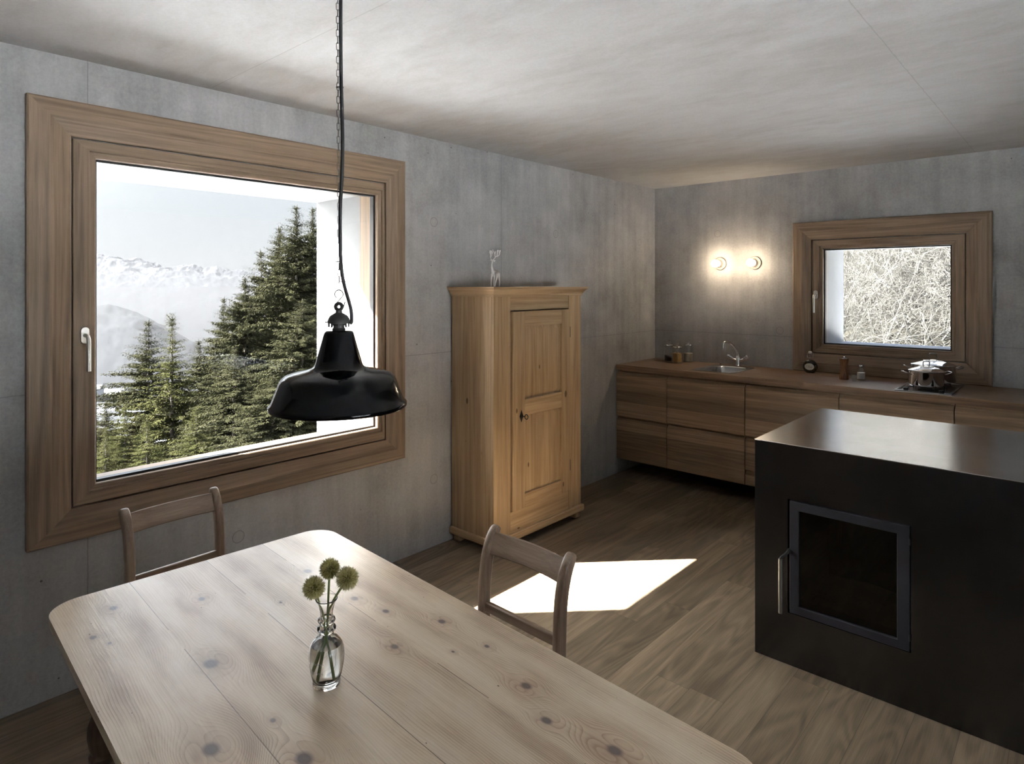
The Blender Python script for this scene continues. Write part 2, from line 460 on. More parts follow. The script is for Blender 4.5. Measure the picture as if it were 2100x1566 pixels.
def table_mat():
    m, t, b, out = newmat('scrubbed_pine')
    tcn = node(t, 'ShaderNodeTexCoord'); P = tcn.outputs['Object']
    nd = node(t, 'ShaderNodeTexNoise', {'Vector': node(t, 'ShaderNodeMapping', {'Vector': P, 'Scale': (1.6, 4.0, 4.0)}).outputs[0], 'Scale': 1.0, 'Detail': 3.0, 'Roughness': 0.5})
    nf = node(t, 'ShaderNodeTexNoise', {'Vector': node(t, 'ShaderNodeMapping', {'Vector': P, 'Scale': (5, 260, 260)}).outputs[0], 'Scale': 1.0, 'Detail': 2.0})
    ns = node(t, 'ShaderNodeTexNoise', {'Vector': node(t, 'ShaderNodeMapping', {'Vector': P, 'Scale': (3, 9, 9)}).outputs[0], 'Scale': 1.0, 'Detail': 5.0, 'Roughness': 0.6})
    sp = node(t, 'ShaderNodeSeparateXYZ', {0: P})
    Y = sp.outputs[1]; X = sp.outputs[0]
    # boards
    edges = (-0.19, 0.005, 0.17)
    bid = M(t, 'ADD', M(t, 'ADD', M(t, 'GREATER_THAN', Y, edges[0]), M(t, 'GREATER_THAN', Y, edges[1])), M(t, 'GREATER_THAN', Y, edges[2]))
    wn = node(t, 'ShaderNodeTexWhiteNoise', {'W': M(t, 'ADD', bid, 3.3)}, noise_dimensions='1D')
    field = M(t, 'ADD', Y, M(t, 'MULTIPLY_ADD', nd.outputs[0], 0.07, -0.035))
    core = None; halo = None
    for (kx, ky, r) in KNOTS:
        dx = M(t, 'DIVIDE', M(t, 'SUBTRACT', X, kx), 1.45); dy = M(t, 'SUBTRACT', Y, ky)
        d2 = M(t, 'ADD', M(t, 'MULTIPLY', dx, dx), M(t, 'MULTIPLY', dy, dy))
        s = r * 2.6
        g = M(t, 'EXPONENT', M(t, 'MULTIPLY', d2, -1.0 / (s * s)))
        field = M(t, 'SUBTRACT', field, M(t, 'MULTIPLY', M(t, 'MULTIPLY', dy, g), 1.7))
        c_ = M(t, 'EXPONENT', M(t, 'MULTIPLY', d2, -1.0 / (r * r * 0.42)))
        core = c_ if core is None else M(t, 'MAXIMUM', core, c_)
        h_ = M(t, 'EXPONENT', M(t, 'MULTIPLY', d2, -1.0 / (r * r * 3.0)))
        halo = h_ if halo is None else M(t, 'MAXIMUM', halo, h_)
    field = M(t, 'ADD', field, M(t, 'MULTIPLY', wn.outputs[0], 1.7))
    fr = M(t, 'FRACT', M(t, 'MULTIPLY', field, 175.0))                       # annual rings: pale rise, sharp dark line
    ring = M(t, 'POWER', fr, 3.0)
    broad = M(t, 'MULTIPLY_ADD', M(t, 'SINE', M(t, 'MULTIPLY', field, 61.0)), 0.5, 0.5)
    # how marked the rings are differs over the board
    amt = node(t, 'ShaderNodeMapRange', {0: ns.outputs[0], 1: 0.35, 2: 0.65, 3: 0.25, 4: 1.0})
    g = M(t, 'MULTIPLY', M(t, 'ADD', M(t, 'MULTIPLY', ring, 0.24), M(t, 'MULTIPLY', broad, 0.20)), amt.outputs[0])
    g = M(t, 'ADD', g, M(t, 'MULTIPLY', nf.outputs[0], 0.22))
    g = M(t, 'ADD', g, M(t, 'MULTIPLY', ns.outputs[0], 0.30))
    c = ramp(t, g, [(0.20, (0.72, 0.60, 0.465)), (0.37, (0.61, 0.48, 0.345)), (0.60, (0.38, 0.265, 0.18))])
    tn = node(t, 'ShaderNodeMapRange', {0: wn.outputs[0], 3: 0.9, 4: 1.08})
    c = node(t, 'ShaderNodeVectorMath', {0: c, 3: tn}, operation='SCALE').outputs[0]
    c = mixc(t, M(t, 'MULTIPLY', halo, 0.40), c, (0.30, 0.17, 0.10))
    c = mixc(t, node(t, 'ShaderNodeMapRange', {0: core, 1: 0.25, 2: 0.7, 3: 0.0, 4: 0.92}).outputs[0], c, (0.12, 0.088, 0.088))
    # board joints, nicks and woodworm pricks
    j = None
    for p in edges:
        d = M(t, 'LESS_THAN', M(t, 'ABSOLUTE', M(t, 'SUBTRACT', Y, p)), 0.0009)
        j = d if j is None else M(t, 'MAXIMUM', j, d)
    gapn = node(t, 'ShaderNodeTexNoise', {'Vector': P, 'Scale': 3.0})
    j = M(t, 'MULTIPLY', j, M(t, 'GREATER_THAN', gapn.outputs[0], 0.47))
    c = mixc(t, M(t, 'MULTIPLY', j, 0.7), c, (0.07, 0.04, 0.025))
    vo = node(t, 'ShaderNodeTexVoronoi', {'Vector': node(t, 'ShaderNodeMapping', {'Vector': P, 'Scale': (38, 62, 10)}).outputs[0], 'Scale': 1.0}, feature='F1')
    edge = node(t, 'ShaderNodeMapRange', {0: M(t, 'ABSOLUTE', Y), 1: 0.27, 2: 0.375, 3: 0.10, 4: 0.30})
    wv = node(t, 'ShaderNodeSeparateColor', {0: vo.outputs['Color']})
    pr = M(t, 'MULTIPLY', M(t, 'LESS_THAN', vo.outputs['Distance'], M(t, 'MULTIPLY', wv.outputs[1], 0.11)), M(t, 'LESS_THAN', wv.outputs[0], edge.outputs[0]))
    c = mixc(t, M(t, 'MULTIPLY', pr, 0.85), c, (0.05, 0.03, 0.02))
    t.links.new(c, b.inputs['Base Color']); b.inputs['Specular IOR Level'].default_value = 0.5
    rr = node(t, 'ShaderNodeMapRange', {0: ns.outputs[0], 1: 0.3, 2: 0.7, 3: 0.285, 4: 0.40}); t.links.new(rr.outputs[0], b.inputs['Roughness'])
    bp = node(t, 'ShaderNodeBump', {'Height': M(t, 'ADD', M(t, 'MULTIPLY', nf.outputs[0], 0.6), M(t, 'MULTIPLY', ns.outputs[0], 2.0)), 'Strength': 0.22, 'Distance': 0.0015})
    t.links.new(bp.outputs[0], b.inputs['Normal'])
    return m


m_ceil = ceiling_mat(); m_floor = floor_mat(); m_table = table_mat()
OAKL, OAKD = (0.32, 0.228, 0.155), (0.15, 0.100, 0.064)
oak = {a: wood('oak_' + a, OAKL, OAKD, a, rough=0.5) for a in 'xyz'}
KL, KD = (0.32, 0.225, 0.148), (0.15, 0.10, 0.063)
m_kfront = wood('oak_drawer', KL, KD, 'x', plank=0.118, plank_axis='z', tone=0.2, rough=0.45)
m_ktop = wood('oak_worktop', (0.27, 0.175, 0.11), (0.12, 0.074, 0.045), 'x', plank=0.16, plank_axis='y', tone=0.12, rough=0.335, spec=0.6)
PL, PD = (0.50, 0.355, 0.21), (0.30, 0.19, 0.10)


def pine(name, axis, plank=0.19, pax='y', knots=1.0):
    m = wood(name, PL, PD, axis, rough=0.42, plank=plank, plank_axis=pax, tone=0.08, spec=0.4)
    t = m.node_tree; b = [n for n in t.nodes if n.type == 'BSDF_PRINCIPLED'][0]
    src = b.inputs['Base Color'].links[0].from_socket
    tcn = node(t, 'ShaderNodeTexCoord')
    vs = list({'x': (4.5, 9, 9), 'y': (9, 4.5, 9), 'z': (9, 9, 4.5)}[axis]); vs[1 if name in ('pine_side', 'pine_side_rail') else 0] = 0.001; vs = tuple(vs)
    vo = node(t, 'ShaderNodeTexVoronoi', {'Vector': node(t, 'ShaderNodeMapping', {'Vector': tcn.outputs['Object'], 'Scale': vs, 'Location': (0.3, 0.7, 0.2)}).outputs[0], 'Scale': 1.0}, feature='F1')
    sep_ = node(t, 'ShaderNodeSeparateColor', {0: vo.outputs['Color']})
    rad = node(t, 'ShaderNodeMapRange', {0: sep_.outputs[1], 1: 0.1, 2: 1.0, 3: 0.0, 4: 0.10 * knots})
    dd = M(t, 'SUBTRACT', vo.outputs['Distance'], rad.outputs[0])
    kn = node(t, 'ShaderNodeMapRange', {0: dd, 1: 0.0, 2: 0.03, 3: 0.85, 4: 0.0})
    on = M(t, 'MULTIPLY', kn.outputs[0], M(t, 'GREATER_THAN', sep_.outputs[1], 0.1))
    c = mixc(t, on, src, (0.085, 0.045, 0.022))
    t.links.new(c, b.inputs['Base Color'])
    return m


pine_z = pine('pine_upright', 'z', 0.14, 'y'); pine_y = pine('pine_rail', 'y', 0.3, 'z', 0.6); pine_x = pine('pine_side_rail', 'x', 0.3, 'z', 0.5)
pine_s = pine('pine_side', 'z', 0.15, 'x', 1.0)
m_chair = {a: wood('chair_wood_' + a, (0.38, 0.275, 0.20), (0.19, 0.125, 0.085), a, rough=0.38, spec=0.5) for a in 'xyz'}
m_leg = wood('dark_leg_wood', (0.14, 0.09, 0.06), (0.07, 0.04, 0.03), 'z', rough=0.45)
m_black = flat('black_enamel', (0.0025, 0.0025, 0.003), 0.09, spec=0.25)
m_iron = flat('dark_cast_metal', (0.02, 0.019, 0.019), 0.45, metal=0.3)
m_cable = flat('black_cable', (0.012, 0.012, 0.013), 0.55)
m_chain = flat('chain_steel', (0.25, 0.24, 0.22), 0.35, metal=1.0)
m_rubber = flat('gasket_rubber', (0.012, 0.012, 0.013), 0.5)
m_alu = flat('matt_nickel', (0.62, 0.60, 0.56), 0.34, metal=1.0)
m_steel = flat('polished_steel', (0.72, 0.72, 0.73), 0.07, metal=1.0)
m_bsteel = flat('brushed_steel', (0.55, 0.55, 0.56), 0.22, metal=1.0)
m_chrome = flat('chrome', (0.78, 0.78, 0.80), 0.06, metal=1.0)
m_silver = flat('silver_figure', (0.88, 0.86, 0.82), 0.36, metal=1.0)
m_white = flat('white_porcelain', (0.72, 0.70, 0.66), 0.34)
m_label = flat('paper_label', (0.72, 0.70, 0.64), 0.7)
m_ink = flat('label_ink', (0.10, 0.08, 0.06), 0.7)
m_pane = glass_pane_mat('window_glass')
m_glass = clear_glass('clear_glass')
m_thin = glass_pane_mat('thin_jar_glass', (0.96, 0.97, 0.965))
m_water = clear_glass('water', (0.97, 1, 0.99), 1.33)
m_oil = clear_glass('dark_oil', (0.10, 0.13, 0.02), 1.47)
m_fireglass = glass_pane_mat('stove_glass', (0.35, 0.32, 0.30))
m_ash = flat('ash', (0.20, 0.13, 0.10), 0.95, noise=0.6)
m_soot = flat('soot_lining', (0.03, 0.02, 0.017), 0.9, noise=0.5)


def black_steel(name='waxed_black_steel', c0=(0.10, 0.10, 0.108), c1=(0.145, 0.145, 0.155)):
    m, t, b, out = newmat(name)
    tcn = node(t, 'ShaderNodeTexCoord'); P = tcn.outputs['Object']
    n1 = node(t, 'ShaderNodeTexNoise', {'Vector': P, 'Scale': 2.0, 'Detail': 6.0, 'Roughness': 0.6})
    mp = node(t, 'ShaderNodeMapping', {'Vector': P, 'Scale': (3, 30, 30)})
    n2 = node(t, 'ShaderNodeTexNoise', {'Vector': mp, 'Scale': 1.0, 'Detail': 4.0})
    c = ramp(t, n1.outputs[0], [(0.3, c0), (0.7, c1)])
    t.links.new(c, b.inputs['Base Color'])
    b.inputs['Metallic'].default_value = 1.0
    rr = node(t, 'ShaderNodeMapRange', {0: M(t, 'ADD', M(t, 'MULTIPLY', n1.outputs[0], 0.6), M(t, 'MULTIPLY', n2.outputs[0], 0.4)), 1: 0.3, 2: 0.7, 3: 0.19, 4: 0.26})
    t.links.new(rr.outputs[0], b.inputs['Roughness'])
    return m


m_bsteel_black = black_steel(c0=(0.08, 0.08, 0.088), c1=(0.12, 0.12, 0.13))
m_top = black_steel('bright_top_steel', (0.55, 0.55, 0.56), (0.74, 0.74, 0.755))  # base colour raised above the body's to brighten the window reflection
m_doorframe = flat('stove_door_paint', (0.013, 0.013, 0.019), 0.45)

# ------------------------------------------------------------------ room shell
XR, YF, H, TH = 5.2, -7.0, 2.425, 0.613


def wall(name, mats, u0, u1, z0, z1, holes, w0, w1, mapf):
    """u along the wall, w across it (w0 room face, w1 outer face); holes (u0,u1,z0,z1)"""
    us = sorted({u0, u1, *[h[0] for h in holes], *[h[1] for h in holes]})
    zs = sorted({z0, z1, *[h[2] for h in holes], *[h[3] for h in holes]})
    inside = lambda a, c: any(h[0] < a < h[1] and h[2] < c < h[3] for h in holes)
    mb = MB()
    for i in range(len(us) - 1):
        for j in range(len(zs) - 1):
            if inside((us[i] + us[i + 1]) / 2, (zs[j] + zs[j + 1]) / 2): continue
            for w, mi in ((w0, 0), (w1, 1)):
                mb.add([mapf(us[i], w, zs[j]), mapf(us[i + 1], w, zs[j]), mapf(us[i + 1], w, zs[j + 1]), mapf(us[i], w, zs[j + 1])], [(0, 1, 2, 3)], mi)
    for h in list(holes) + [(u0, u1, z0, z1)]:
        mi = 1
        c = [(h[0], h[2]), (h[1], h[2]), (h[1], h[3]), (h[0], h[3])]
        for k in range(4):
            a, d = c[k], c[(k + 1) % 4]
            mb.add([mapf(a[0], w0, a[1]), mapf(d[0], w0, d[1]), mapf(d[0], w1, d[1]), mapf(a[0], w1, a[1])], [(0, 1, 2, 3)], mi)
    return tag(obj(name, mb, mats, weld=True, sm=False), kind='structure')


HA = (-4.42, -3.03, 0.62, 2.06)
HB = (1.40, 2.24, 1.08, 1.845)
HD = (4.0, 4.7, 1.1, 1.95)  # opening for the added fill window behind the camera
HC = (-5.3, -3.2, 0.45, 2.10)  # opening for the added fill window beside the camera
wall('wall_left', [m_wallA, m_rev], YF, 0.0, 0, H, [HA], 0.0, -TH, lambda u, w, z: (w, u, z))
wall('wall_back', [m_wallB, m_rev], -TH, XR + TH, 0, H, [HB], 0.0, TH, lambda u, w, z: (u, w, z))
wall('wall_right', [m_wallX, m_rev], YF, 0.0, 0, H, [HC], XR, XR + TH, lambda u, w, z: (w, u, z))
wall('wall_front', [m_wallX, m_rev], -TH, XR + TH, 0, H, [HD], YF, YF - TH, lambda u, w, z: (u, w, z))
tag(obj('floor', MB().box(0, XR, YF, 0, -0.25, 0), m_floor), kind='structure')
tag(obj('ceiling', MB().box(-TH, XR + TH, YF - TH, TH, H, H + 0.35), m_ceil), kind='structure')


# ------------------------------------------------------------------ windows
def loops(mb, seq, mapf, mh=0, mv=1):
    """seq of ((u0,u1,z0,z1), w): quads between successive rectangles, mitred; top/bottom get mh, sides mv"""
    def cs(r): return [(r[0], r[2]), (r[1], r[2]), (r[1], r[3]), (r[0], r[3])]
    for (ra, wa), (rb, wb) in zip(seq[:-1], seq[1:]):
        A, B = cs(ra), cs(rb)
        for k in range(4):
            k2 = (k + 1) % 4
            mb.add([mapf(A[k][0], wa, A[k][1]), mapf(A[k2][0], wa, A[k2][1]), mapf(B[k2][0], wb, B[k2][1]), mapf(B[k][0], wb, B[k][1])], [(0, 1, 2, 3)], mh if k in (0, 2) else mv)


def lerp_rect(a, b, f): return tuple(a[i] + (b[i] - a[i]) * f for i in range(4))
def grow(r, d): return (r[0] - d, r[1] + d, r[2] - d, r[3] + d)


def window(name, loc, outer, inner, glass, hole, mapf, hz, side, hu, detailed=True, uax='y'):
    w = bpy.data.objects.new(name, None); COL.objects.link(w); w.location = loc; w['kind'] = 'structure'
    mh, mv = oak[uax], oak['z']
    mb = MB()
    loops(mb, [(outer, -0.002), (outer, 0.028), (lerp_rect(outer, inner, 0.04), 0.032), (lerp_rect(outer, inner, 0.50), 0.036), (lerp_rect(outer, inner, 0.54), 0.034), (lerp_rect(outer, inner, 0.99), 0.020), (inner, 0.017), (inner, -0.06)], mapf)
    obj('window_frame', mb, [mh, mv], w, sharp=12)
    so_ = grow(inner, -0.005)
    mb = MB()
    loops(mb, [(so_, -0.06), (so_, 0.014), (grow(so_, -0.003), 0.017), (grow(glass, 0.024), 0.017), (grow(glass, 0.022), 0.010), (grow(glass, 0.004), 0.008), (glass, 0.004), (glass, -0.055)], mapf)
    obj('sash', mb, [mh, mv], w, sharp=20)
    mb = MB()
    loops(mb, [(glass, -0.020), (grow(glass, -0.009), -0.020), (grow(glass, -0.009), -0.052), (glass, -0.052)], mapf)
    obj('gasket', mb, m_rubber, w)
    mb = MB(); g = grow(glass, -0.001)
    mb.add([mapf(g[0], -0.030, g[2]), mapf(g[1], -0.030, g[2]), mapf(g[1], -0.030, g[3]), mapf(g[0], -0.030, g[3]),
            mapf(g[0], -0.044, g[2]), mapf(g[1], -0.044, g[2]), mapf(g[1], -0.044, g[3]), mapf(g[0], -0.044, g[3])],
           [(0, 1, 2, 3), (7, 6, 5, 4), (0, 4, 5, 1), (1, 5, 6, 2), (2, 6, 7, 3), (3, 7, 4, 0)])
    obj('glass_pane', mb, m_pane, w, sm=False)
    mb = MB()   # outer timber lining between the glass and the concrete reveal
    oi = (hole[0] + 0.004, hole[1] - 0.004, glass[2] - 0.004, hole[3] - 0.004)
    loops(mb, [(grow(glass, 0.03), -0.056), (oi, -0.056), (oi, -0.155), (grow(oi, 0.004), -0.155)], mapf)
    obj('outer_lining', mb, [mh, mv], w, sm=False)
    # sloping outer sill
    mb = MB(); zi, zo = glass[2] - 0.012, hole[2] + 0.014
    a, c = hole[0] + 0.001, hole[1] - 0.001
    P = [(-0.10, zi), (-TH - 0.02, zo), (-TH - 0.02, zo - 0.012), (-0.10, hole[2] + 0.001 if hole[2] < zi else zi - 0.02)]
    vs = [mapf(a, p[0], p[1]) for p in P] + [mapf(c, p[0], p[1]) for p in P]
    mb.add(vs, [(0, 1, 5, 4), (1, 2, 6, 5), (2, 3, 7, 6), (3, 0, 4, 7), (3, 2, 1, 0), (4, 5, 6, 7)])
    obj('window_sill', mb, m_rev, w, sm=False)
    if hz:   # lever handle on an oval plate
        hnd = MB()
        n = 28; pl = []
        for k in range(n):
            a_ = 2 * PI * k / n
            pl.append((0.0145 * math.cos(a_), 0.0145 * math.sin(a_) + (0.018 if math.sin(a_) > 0 else -0.018)))
        vs = [mapf(hu + p[0], 0.017, hz + p[1]) for p in pl] + [mapf(hu + p[0], 0.026, hz + p[1]) for p in pl]
        hnd.add(vs, [(i, (i + 1) % n, n + (i + 1) % n, n + i) for i in range(n)] + [tuple(range(n, 2 * n))], 0)
        plate = obj('handle_plate', hnd, m_alu, w, bevel=0.002)
        lv = [(hu, 0.02, hz), (hu, 0.045, hz), (hu + 0.001 * side, 0.056, hz - 0.003), (hu + 0.002 * side, 0.062, hz - 0.013), (hu + 0.002 * side, 0.064, hz - 0.03), (hu + 0.002 * side, 0.064, hz - 0.135)]
        obj('window_handle', MB().tube([mapf(*p) for p in lv], 0.0075, 14), m_alu, w)
    return w


mapA = lambda u, w, z: (w, u, z)
mapB = lambda u, w, z: (u, -w, z)
window('window_1', (0, -3.72, 0.58), (-4.592, -2.858, 0.580, 2.254), (-4.452, -2.985, 0.702, 2.120), (-4.368, -3.032, 0.776, 2.050), HA, mapA, 1.36, 1, -4.409, uax='y')
window('window_2', (1.82, 0, 0.90), (1.208, 2.443, 0.905, 2.035), (1.340, 2.302, 1.043, 1.900), (1.419, 2.222, 1.114, 1.828), HB, mapB, 1.485, -1, 1.372, uax='x')
mapC = lambda u, w, z: (XR - w, u, z)
mapD = lambda u, w, z: (u, YF + w, z)
window('fill_window_right', (XR, -4.25, 0.4), grow(HC, 0.13), grow(HC, 0.0), grow(HC, -0.07), HC, mapC, 0, 1, 0, uax='y')  # out of view, added and sized to bring fill light into the room
window('fill_window_front', (4.1, YF, 0.4), grow(HD, 0.13), grow(HD, 0.0), grow(HD, -0.07), HD, mapD, 0, 1, 0, uax='x')  # unseen extra window, put in for light from behind the camera

# ------------------------------------------------------------------ dining table
TROT = -0.0585
tbl = thing('dining_table', 'pale scrubbed pine dining table with rounded corners and grey knots', 'table', (1.752, -4.407, 0), rotz=TROT)


def round_rect(hx, hy, r, n=10):
    pts = []
    for cx, cy, a0 in ((hx - r, hy - r, 0), (-hx + r, hy - r, PI / 2), (-hx + r, -hy + r, PI), (hx - r, -hy + r, 1.5 * PI)):
        for k in range(n + 1):
            a = a0 + PI / 2 * k / n
            pts.append((cx + r * math.cos(a), cy + r * math.sin(a)))
    return pts


obj('tabletop', MB().prism(round_rect(0.748, 0.376, 0.075), 0.732, 0.76), m_table, tbl, bevel=0.006, seg=3, local=True)
mb = MB()
for (a, b_, c, d) in ((-0.56, 0.56, 0.285, 0.305), (-0.56, 0.56, -0.305, -0.285)): mb.box(a, b_, c, d, 0.64, 0.732)
for s in (-1, 1): mb.box(s * 0.575 - 0.01, s * 0.575 + 0.01, -0.285, 0.285, 0.64, 0.732)
obj('apron', mb, m_leg, tbl, local=True)
LEGP = [(0.018, 0.0), (0.022, 0.03), (0.027, 0.09), (0.021, 0.12), (0.016, 0.15), (0.024, 0.16), (0.024, 0.17), (0.017, 0.18), (0.021, 0.26), (0.027, 0.36), (0.030, 0.41), (0.022, 0.435), (0.031, 0.445), (0.031, 0.455), (0.025, 0.46),
        (0.030, 0.475), (0.034, 0.50), (0.033, 0.525), (0.026, 0.545), (0.022, 0.552), (0.027, 0.557), (0.026, 0.562), (0.021, 0.575), (0.024, 0.60), (0.026, 0.62)]
for sx in (-1, 1):
    for sy in (-1, 1):
        lg = MB().lathe(LEGP, (sx * 0.56, sy * 0.288, 0), 28, cap0=True)
        lg.box(sx * 0.56 - 0.028, sx * 0.56 + 0.028, sy * 0.288 - 0.028, sy * 0.288 + 0.028, 0.62, 0.732)
        obj('leg', lg, m_leg, tbl, local=True, sharp=50)


# ------------------------------------------------------------------ chairs: local frame, sitter faces -y, back posts at y = 0
def make_chair(name, label, cat, group):
    t = thing(name, label, cat, (0, 0, 0), group)
    hw = 0.148
    sides = [(0.0, 0.045), (0.10, 0.03), (0.25, 0.012), (0.42, 0.0), (0.55, 0.0), (0.66, 0.004), (0.72, 0.013), (0.76, 0.026), (0.785, 0.040), (0.80, 0.052), (0.807, 0.061)]
    for s in (-1, 1):
        mb = MB(); vs = []
        for i, (z, y) in enumerate(sides):
            hx = 0.0150; hy = 0.0190 if z > 0.1 else 0.016
            if i >= len(sides) - 2: hy = 0.0145 if i == len(sides) - 2 else 0.009
            # tangent-aligned section
            z2, y2 = sides[min(i + 1, len(sides) - 1)]; z1, y1 = sides[max(i - 1, 0)]
            tl = math.hypot(z2 - z1, y2 - y1); ty, tz = (y2 - y1) / tl, (z2 - z1) / tl
            ny, nz = tz, -ty
            for k in range(12):
                a = 2 * PI * k / 12
                ex = abs(math.cos(a)) ** 0.55 * math.copysign(1, math.cos(a)); ey = abs(math.sin(a)) ** 0.55 * math.copysign(1, math.sin(a))
                vs.append((s * hw + hx * ex, y + ny * hy * ey, z + nz * hy * ey))
        n = len(sides); fs = []
        for i in range(n - 1):
            for k in range(12):
                k2 = (k + 1) % 12; fs.append((i * 12 + k, i * 12 + k2, (i + 1) * 12 + k2, (i + 1) * 12 + k))
        fs.append(tuple(range(12))[::-1]); fs.append(tuple((n - 1) * 12 + k for k in range(12)))
        mb.add(vs, fs, 0, True)
        obj('back_post', mb, m_chair['z'], t, sub=1, sharp=80, local=True)
    # curved top rail
    mb = MB(); N = 12; vs = []
    for i in range(N + 1):
        u = -1 + 2 * i / N; x_ = u * (hw - 0.010); bow = 0.014 * (1 - u * u)
        for (dy, z) in ((-0.008, 0.735), (0.008, 0.733), (0.008 + 0.012, 0.765), (0.008 + 0.020, 0.792), (0.018, 0.797), (-0.004 + 0.018, 0.790), (-0.008 + 0.010, 0.76)):
            vs.append((x_, 0.018 + dy + bow, z))
    fs = []
    for i in range(N):
        for k in range(7):
            k2 = (k + 1) % 7; fs.append((i * 7 + k, i * 7 + k2, (i + 1) * 7 + k2, (i + 1) * 7 + k))
    fs.append(tuple(range(7))); fs.append(tuple(N * 7 + k for k in range(7)))
    mb.add(vs, fs); obj('top_rail', mb, m_chair['x'], t, bevel=0.003, local=True, sharp=50)
    obj('lower_rail', MB().box(-hw + 0.008, hw - 0.008, -0.008, 0.008, 0.568, 0.598), m_chair['x'], t, bevel=0.004, local=True)
    st = MB(); pts = [(-0.145, 0.005), (0.145, 0.005), (0.165, -0.20), (0.17, -0.31), (0.15, -0.335), (-0.15, -0.335), (-0.17, -0.31), (-0.165, -0.20)]
    st.prism(pts[::-1], 0.415, 0.438)
    obj('seat', st, m_chair['y'], t, bevel=0.006, local=True)
    for s in (-1, 1):
        obj('front_leg', MB().lathe([(0.012, 0), (0.017, 0.1), (0.019, 0.3), (0.018, 0.416)], (s * 0.14, -0.30, 0), 16, cap0=True), m_chair['z'], t, local=True)
        obj('side_stretcher', MB().tube([(s * 0.14, -0.30, 0.2), (s * 0.147, 0.0, 0.22)], 0.009, 10), m_chair['y'], t, local=True)
    obj('seat_frame', MB().box(-0.137, 0.137, -0.31, -0.29, 0.37, 0.415).box(-0.137, 0.137, -0.01, 0.008, 0.37, 0.415).box(-0.147, -0.13, -0.29, -0.01, 0.37, 0.415).box(0.13, 0.147, -0.29, -0.01, 0.37, 0.415), m_chair['x'], t, local=True)
    return t


GCH = 'wooden dining chairs at the table'
ch1 = make_chair('dining_chair', 'brown wooden chair on the cupboard side of the table, back to the sunlit floor', 'chair', GCH)
ch1.location = (1.678, -3.755, 0); ch1.rotation_euler = (0, 0, -0.03)
ch2 = copy_tree(ch1)
ch2['label'] = 'brown wooden chair at the table end, below the large mountain window'
ch2.location = (0.562, -4.272, 0); ch2.rotation_euler = (0, 0, PI / 2 + 0.03)

# ------------------------------------------------------------------ pendant lamp
LC = (1.757, -4.402)
RGT = Vector((0.743, 0.669, 0)); FWD = Vector((-0.669, 0.743, 0))
lamp = thing('pendant_lamp', 'black enamel industrial pendant lamp hanging on a chain above the table', 'lamp', (LC[0], LC[1], 1.30))
prof = [(0.1325, 1.306), (0.1355, 1.303), (0.1375, 1.306), (0.1372, 1.311), (0.1345, 1.3145), (0.131, 1.318), (0.1225, 1.340), (0.1165, 1.356), (0.112, 1.364), (0.104, 1.3705), (0.085, 1.3765), (0.062, 1.381), (0.053, 1.384), (0.049, 1.388), (0.0465, 1.393), (0.044, 1.402),
        (0.036, 1.430), (0.0300, 1.452), (0.0285, 1.4565), (0.0255, 1.4585), (0.011, 1.4595)]
inn = [(0.011, 1.457), (0.027, 1.455), (0.034, 1.430), (0.045, 1.393), (0.051, 1.382), (0.084, 1.374), (0.108, 1.364), (0.119, 1.340), (0.129, 1.317), (0.1325, 1.306)]
shade = obj('lamp_shade', MB().lathe(inn[::-1][:1] + prof, (LC[0], LC[1], 0), 96), m_black, lamp, sharp=60)
obj('shade_lining', MB().lathe(inn, (LC[0], LC[1], 0), 96), flat('white_enamel', (0.75, 0.75, 0.72), 0.2), lamp, sharp=60)
cp = [(0.0115, 1.457), (0.013, 1.460), (0.013, 1.464), (0.011, 1.465), (0.011, 1.469), (0.0125, 1.470), (0.0125, 1.473), (0.0225, 1.474), (0.0228, 1.478), (0.021, 1.484), (0.017, 1.490), (0.010, 1.494), (0.0068, 1.496), (0.0065, 1.501)]
cm = MB().lathe(cp, (LC[0], LC[1], 0), 40, cap1=True)
ring = [(LC[0] + 0.0065 * math.cos(a) * RGT.x, LC[1] + 0.0065 * math.cos(a) * RGT.y, 1.508 + 0.0065 * math.sin(a)) for a in [2 * PI * k / 24 for k in range(24)]]
cm.tube(ring, 0.0038, 10, closed=True)
for k in range(8):
    a = k * PI / 4 + 0.2; c_ = (LC[0] + 0.0195 * math.cos(a), LC[1] + 0.0195 * math.sin(a), 1.4725)
    cm.tube([(c_[0], c_[1], c_[2] + 0.002), (c_[0], c_[1], c_[2] - 0.006)], 0.002, 8)
for s in (-1, 1):
    p = Vector((LC[0], LC[1], 1.4765)) + RGT * (0.022 * s)
    cm.tube([p, p + RGT * (0.006 * s)], 0.0013, 8)
obj('lamp_cap', cm, m_iron, lamp, sharp=40)
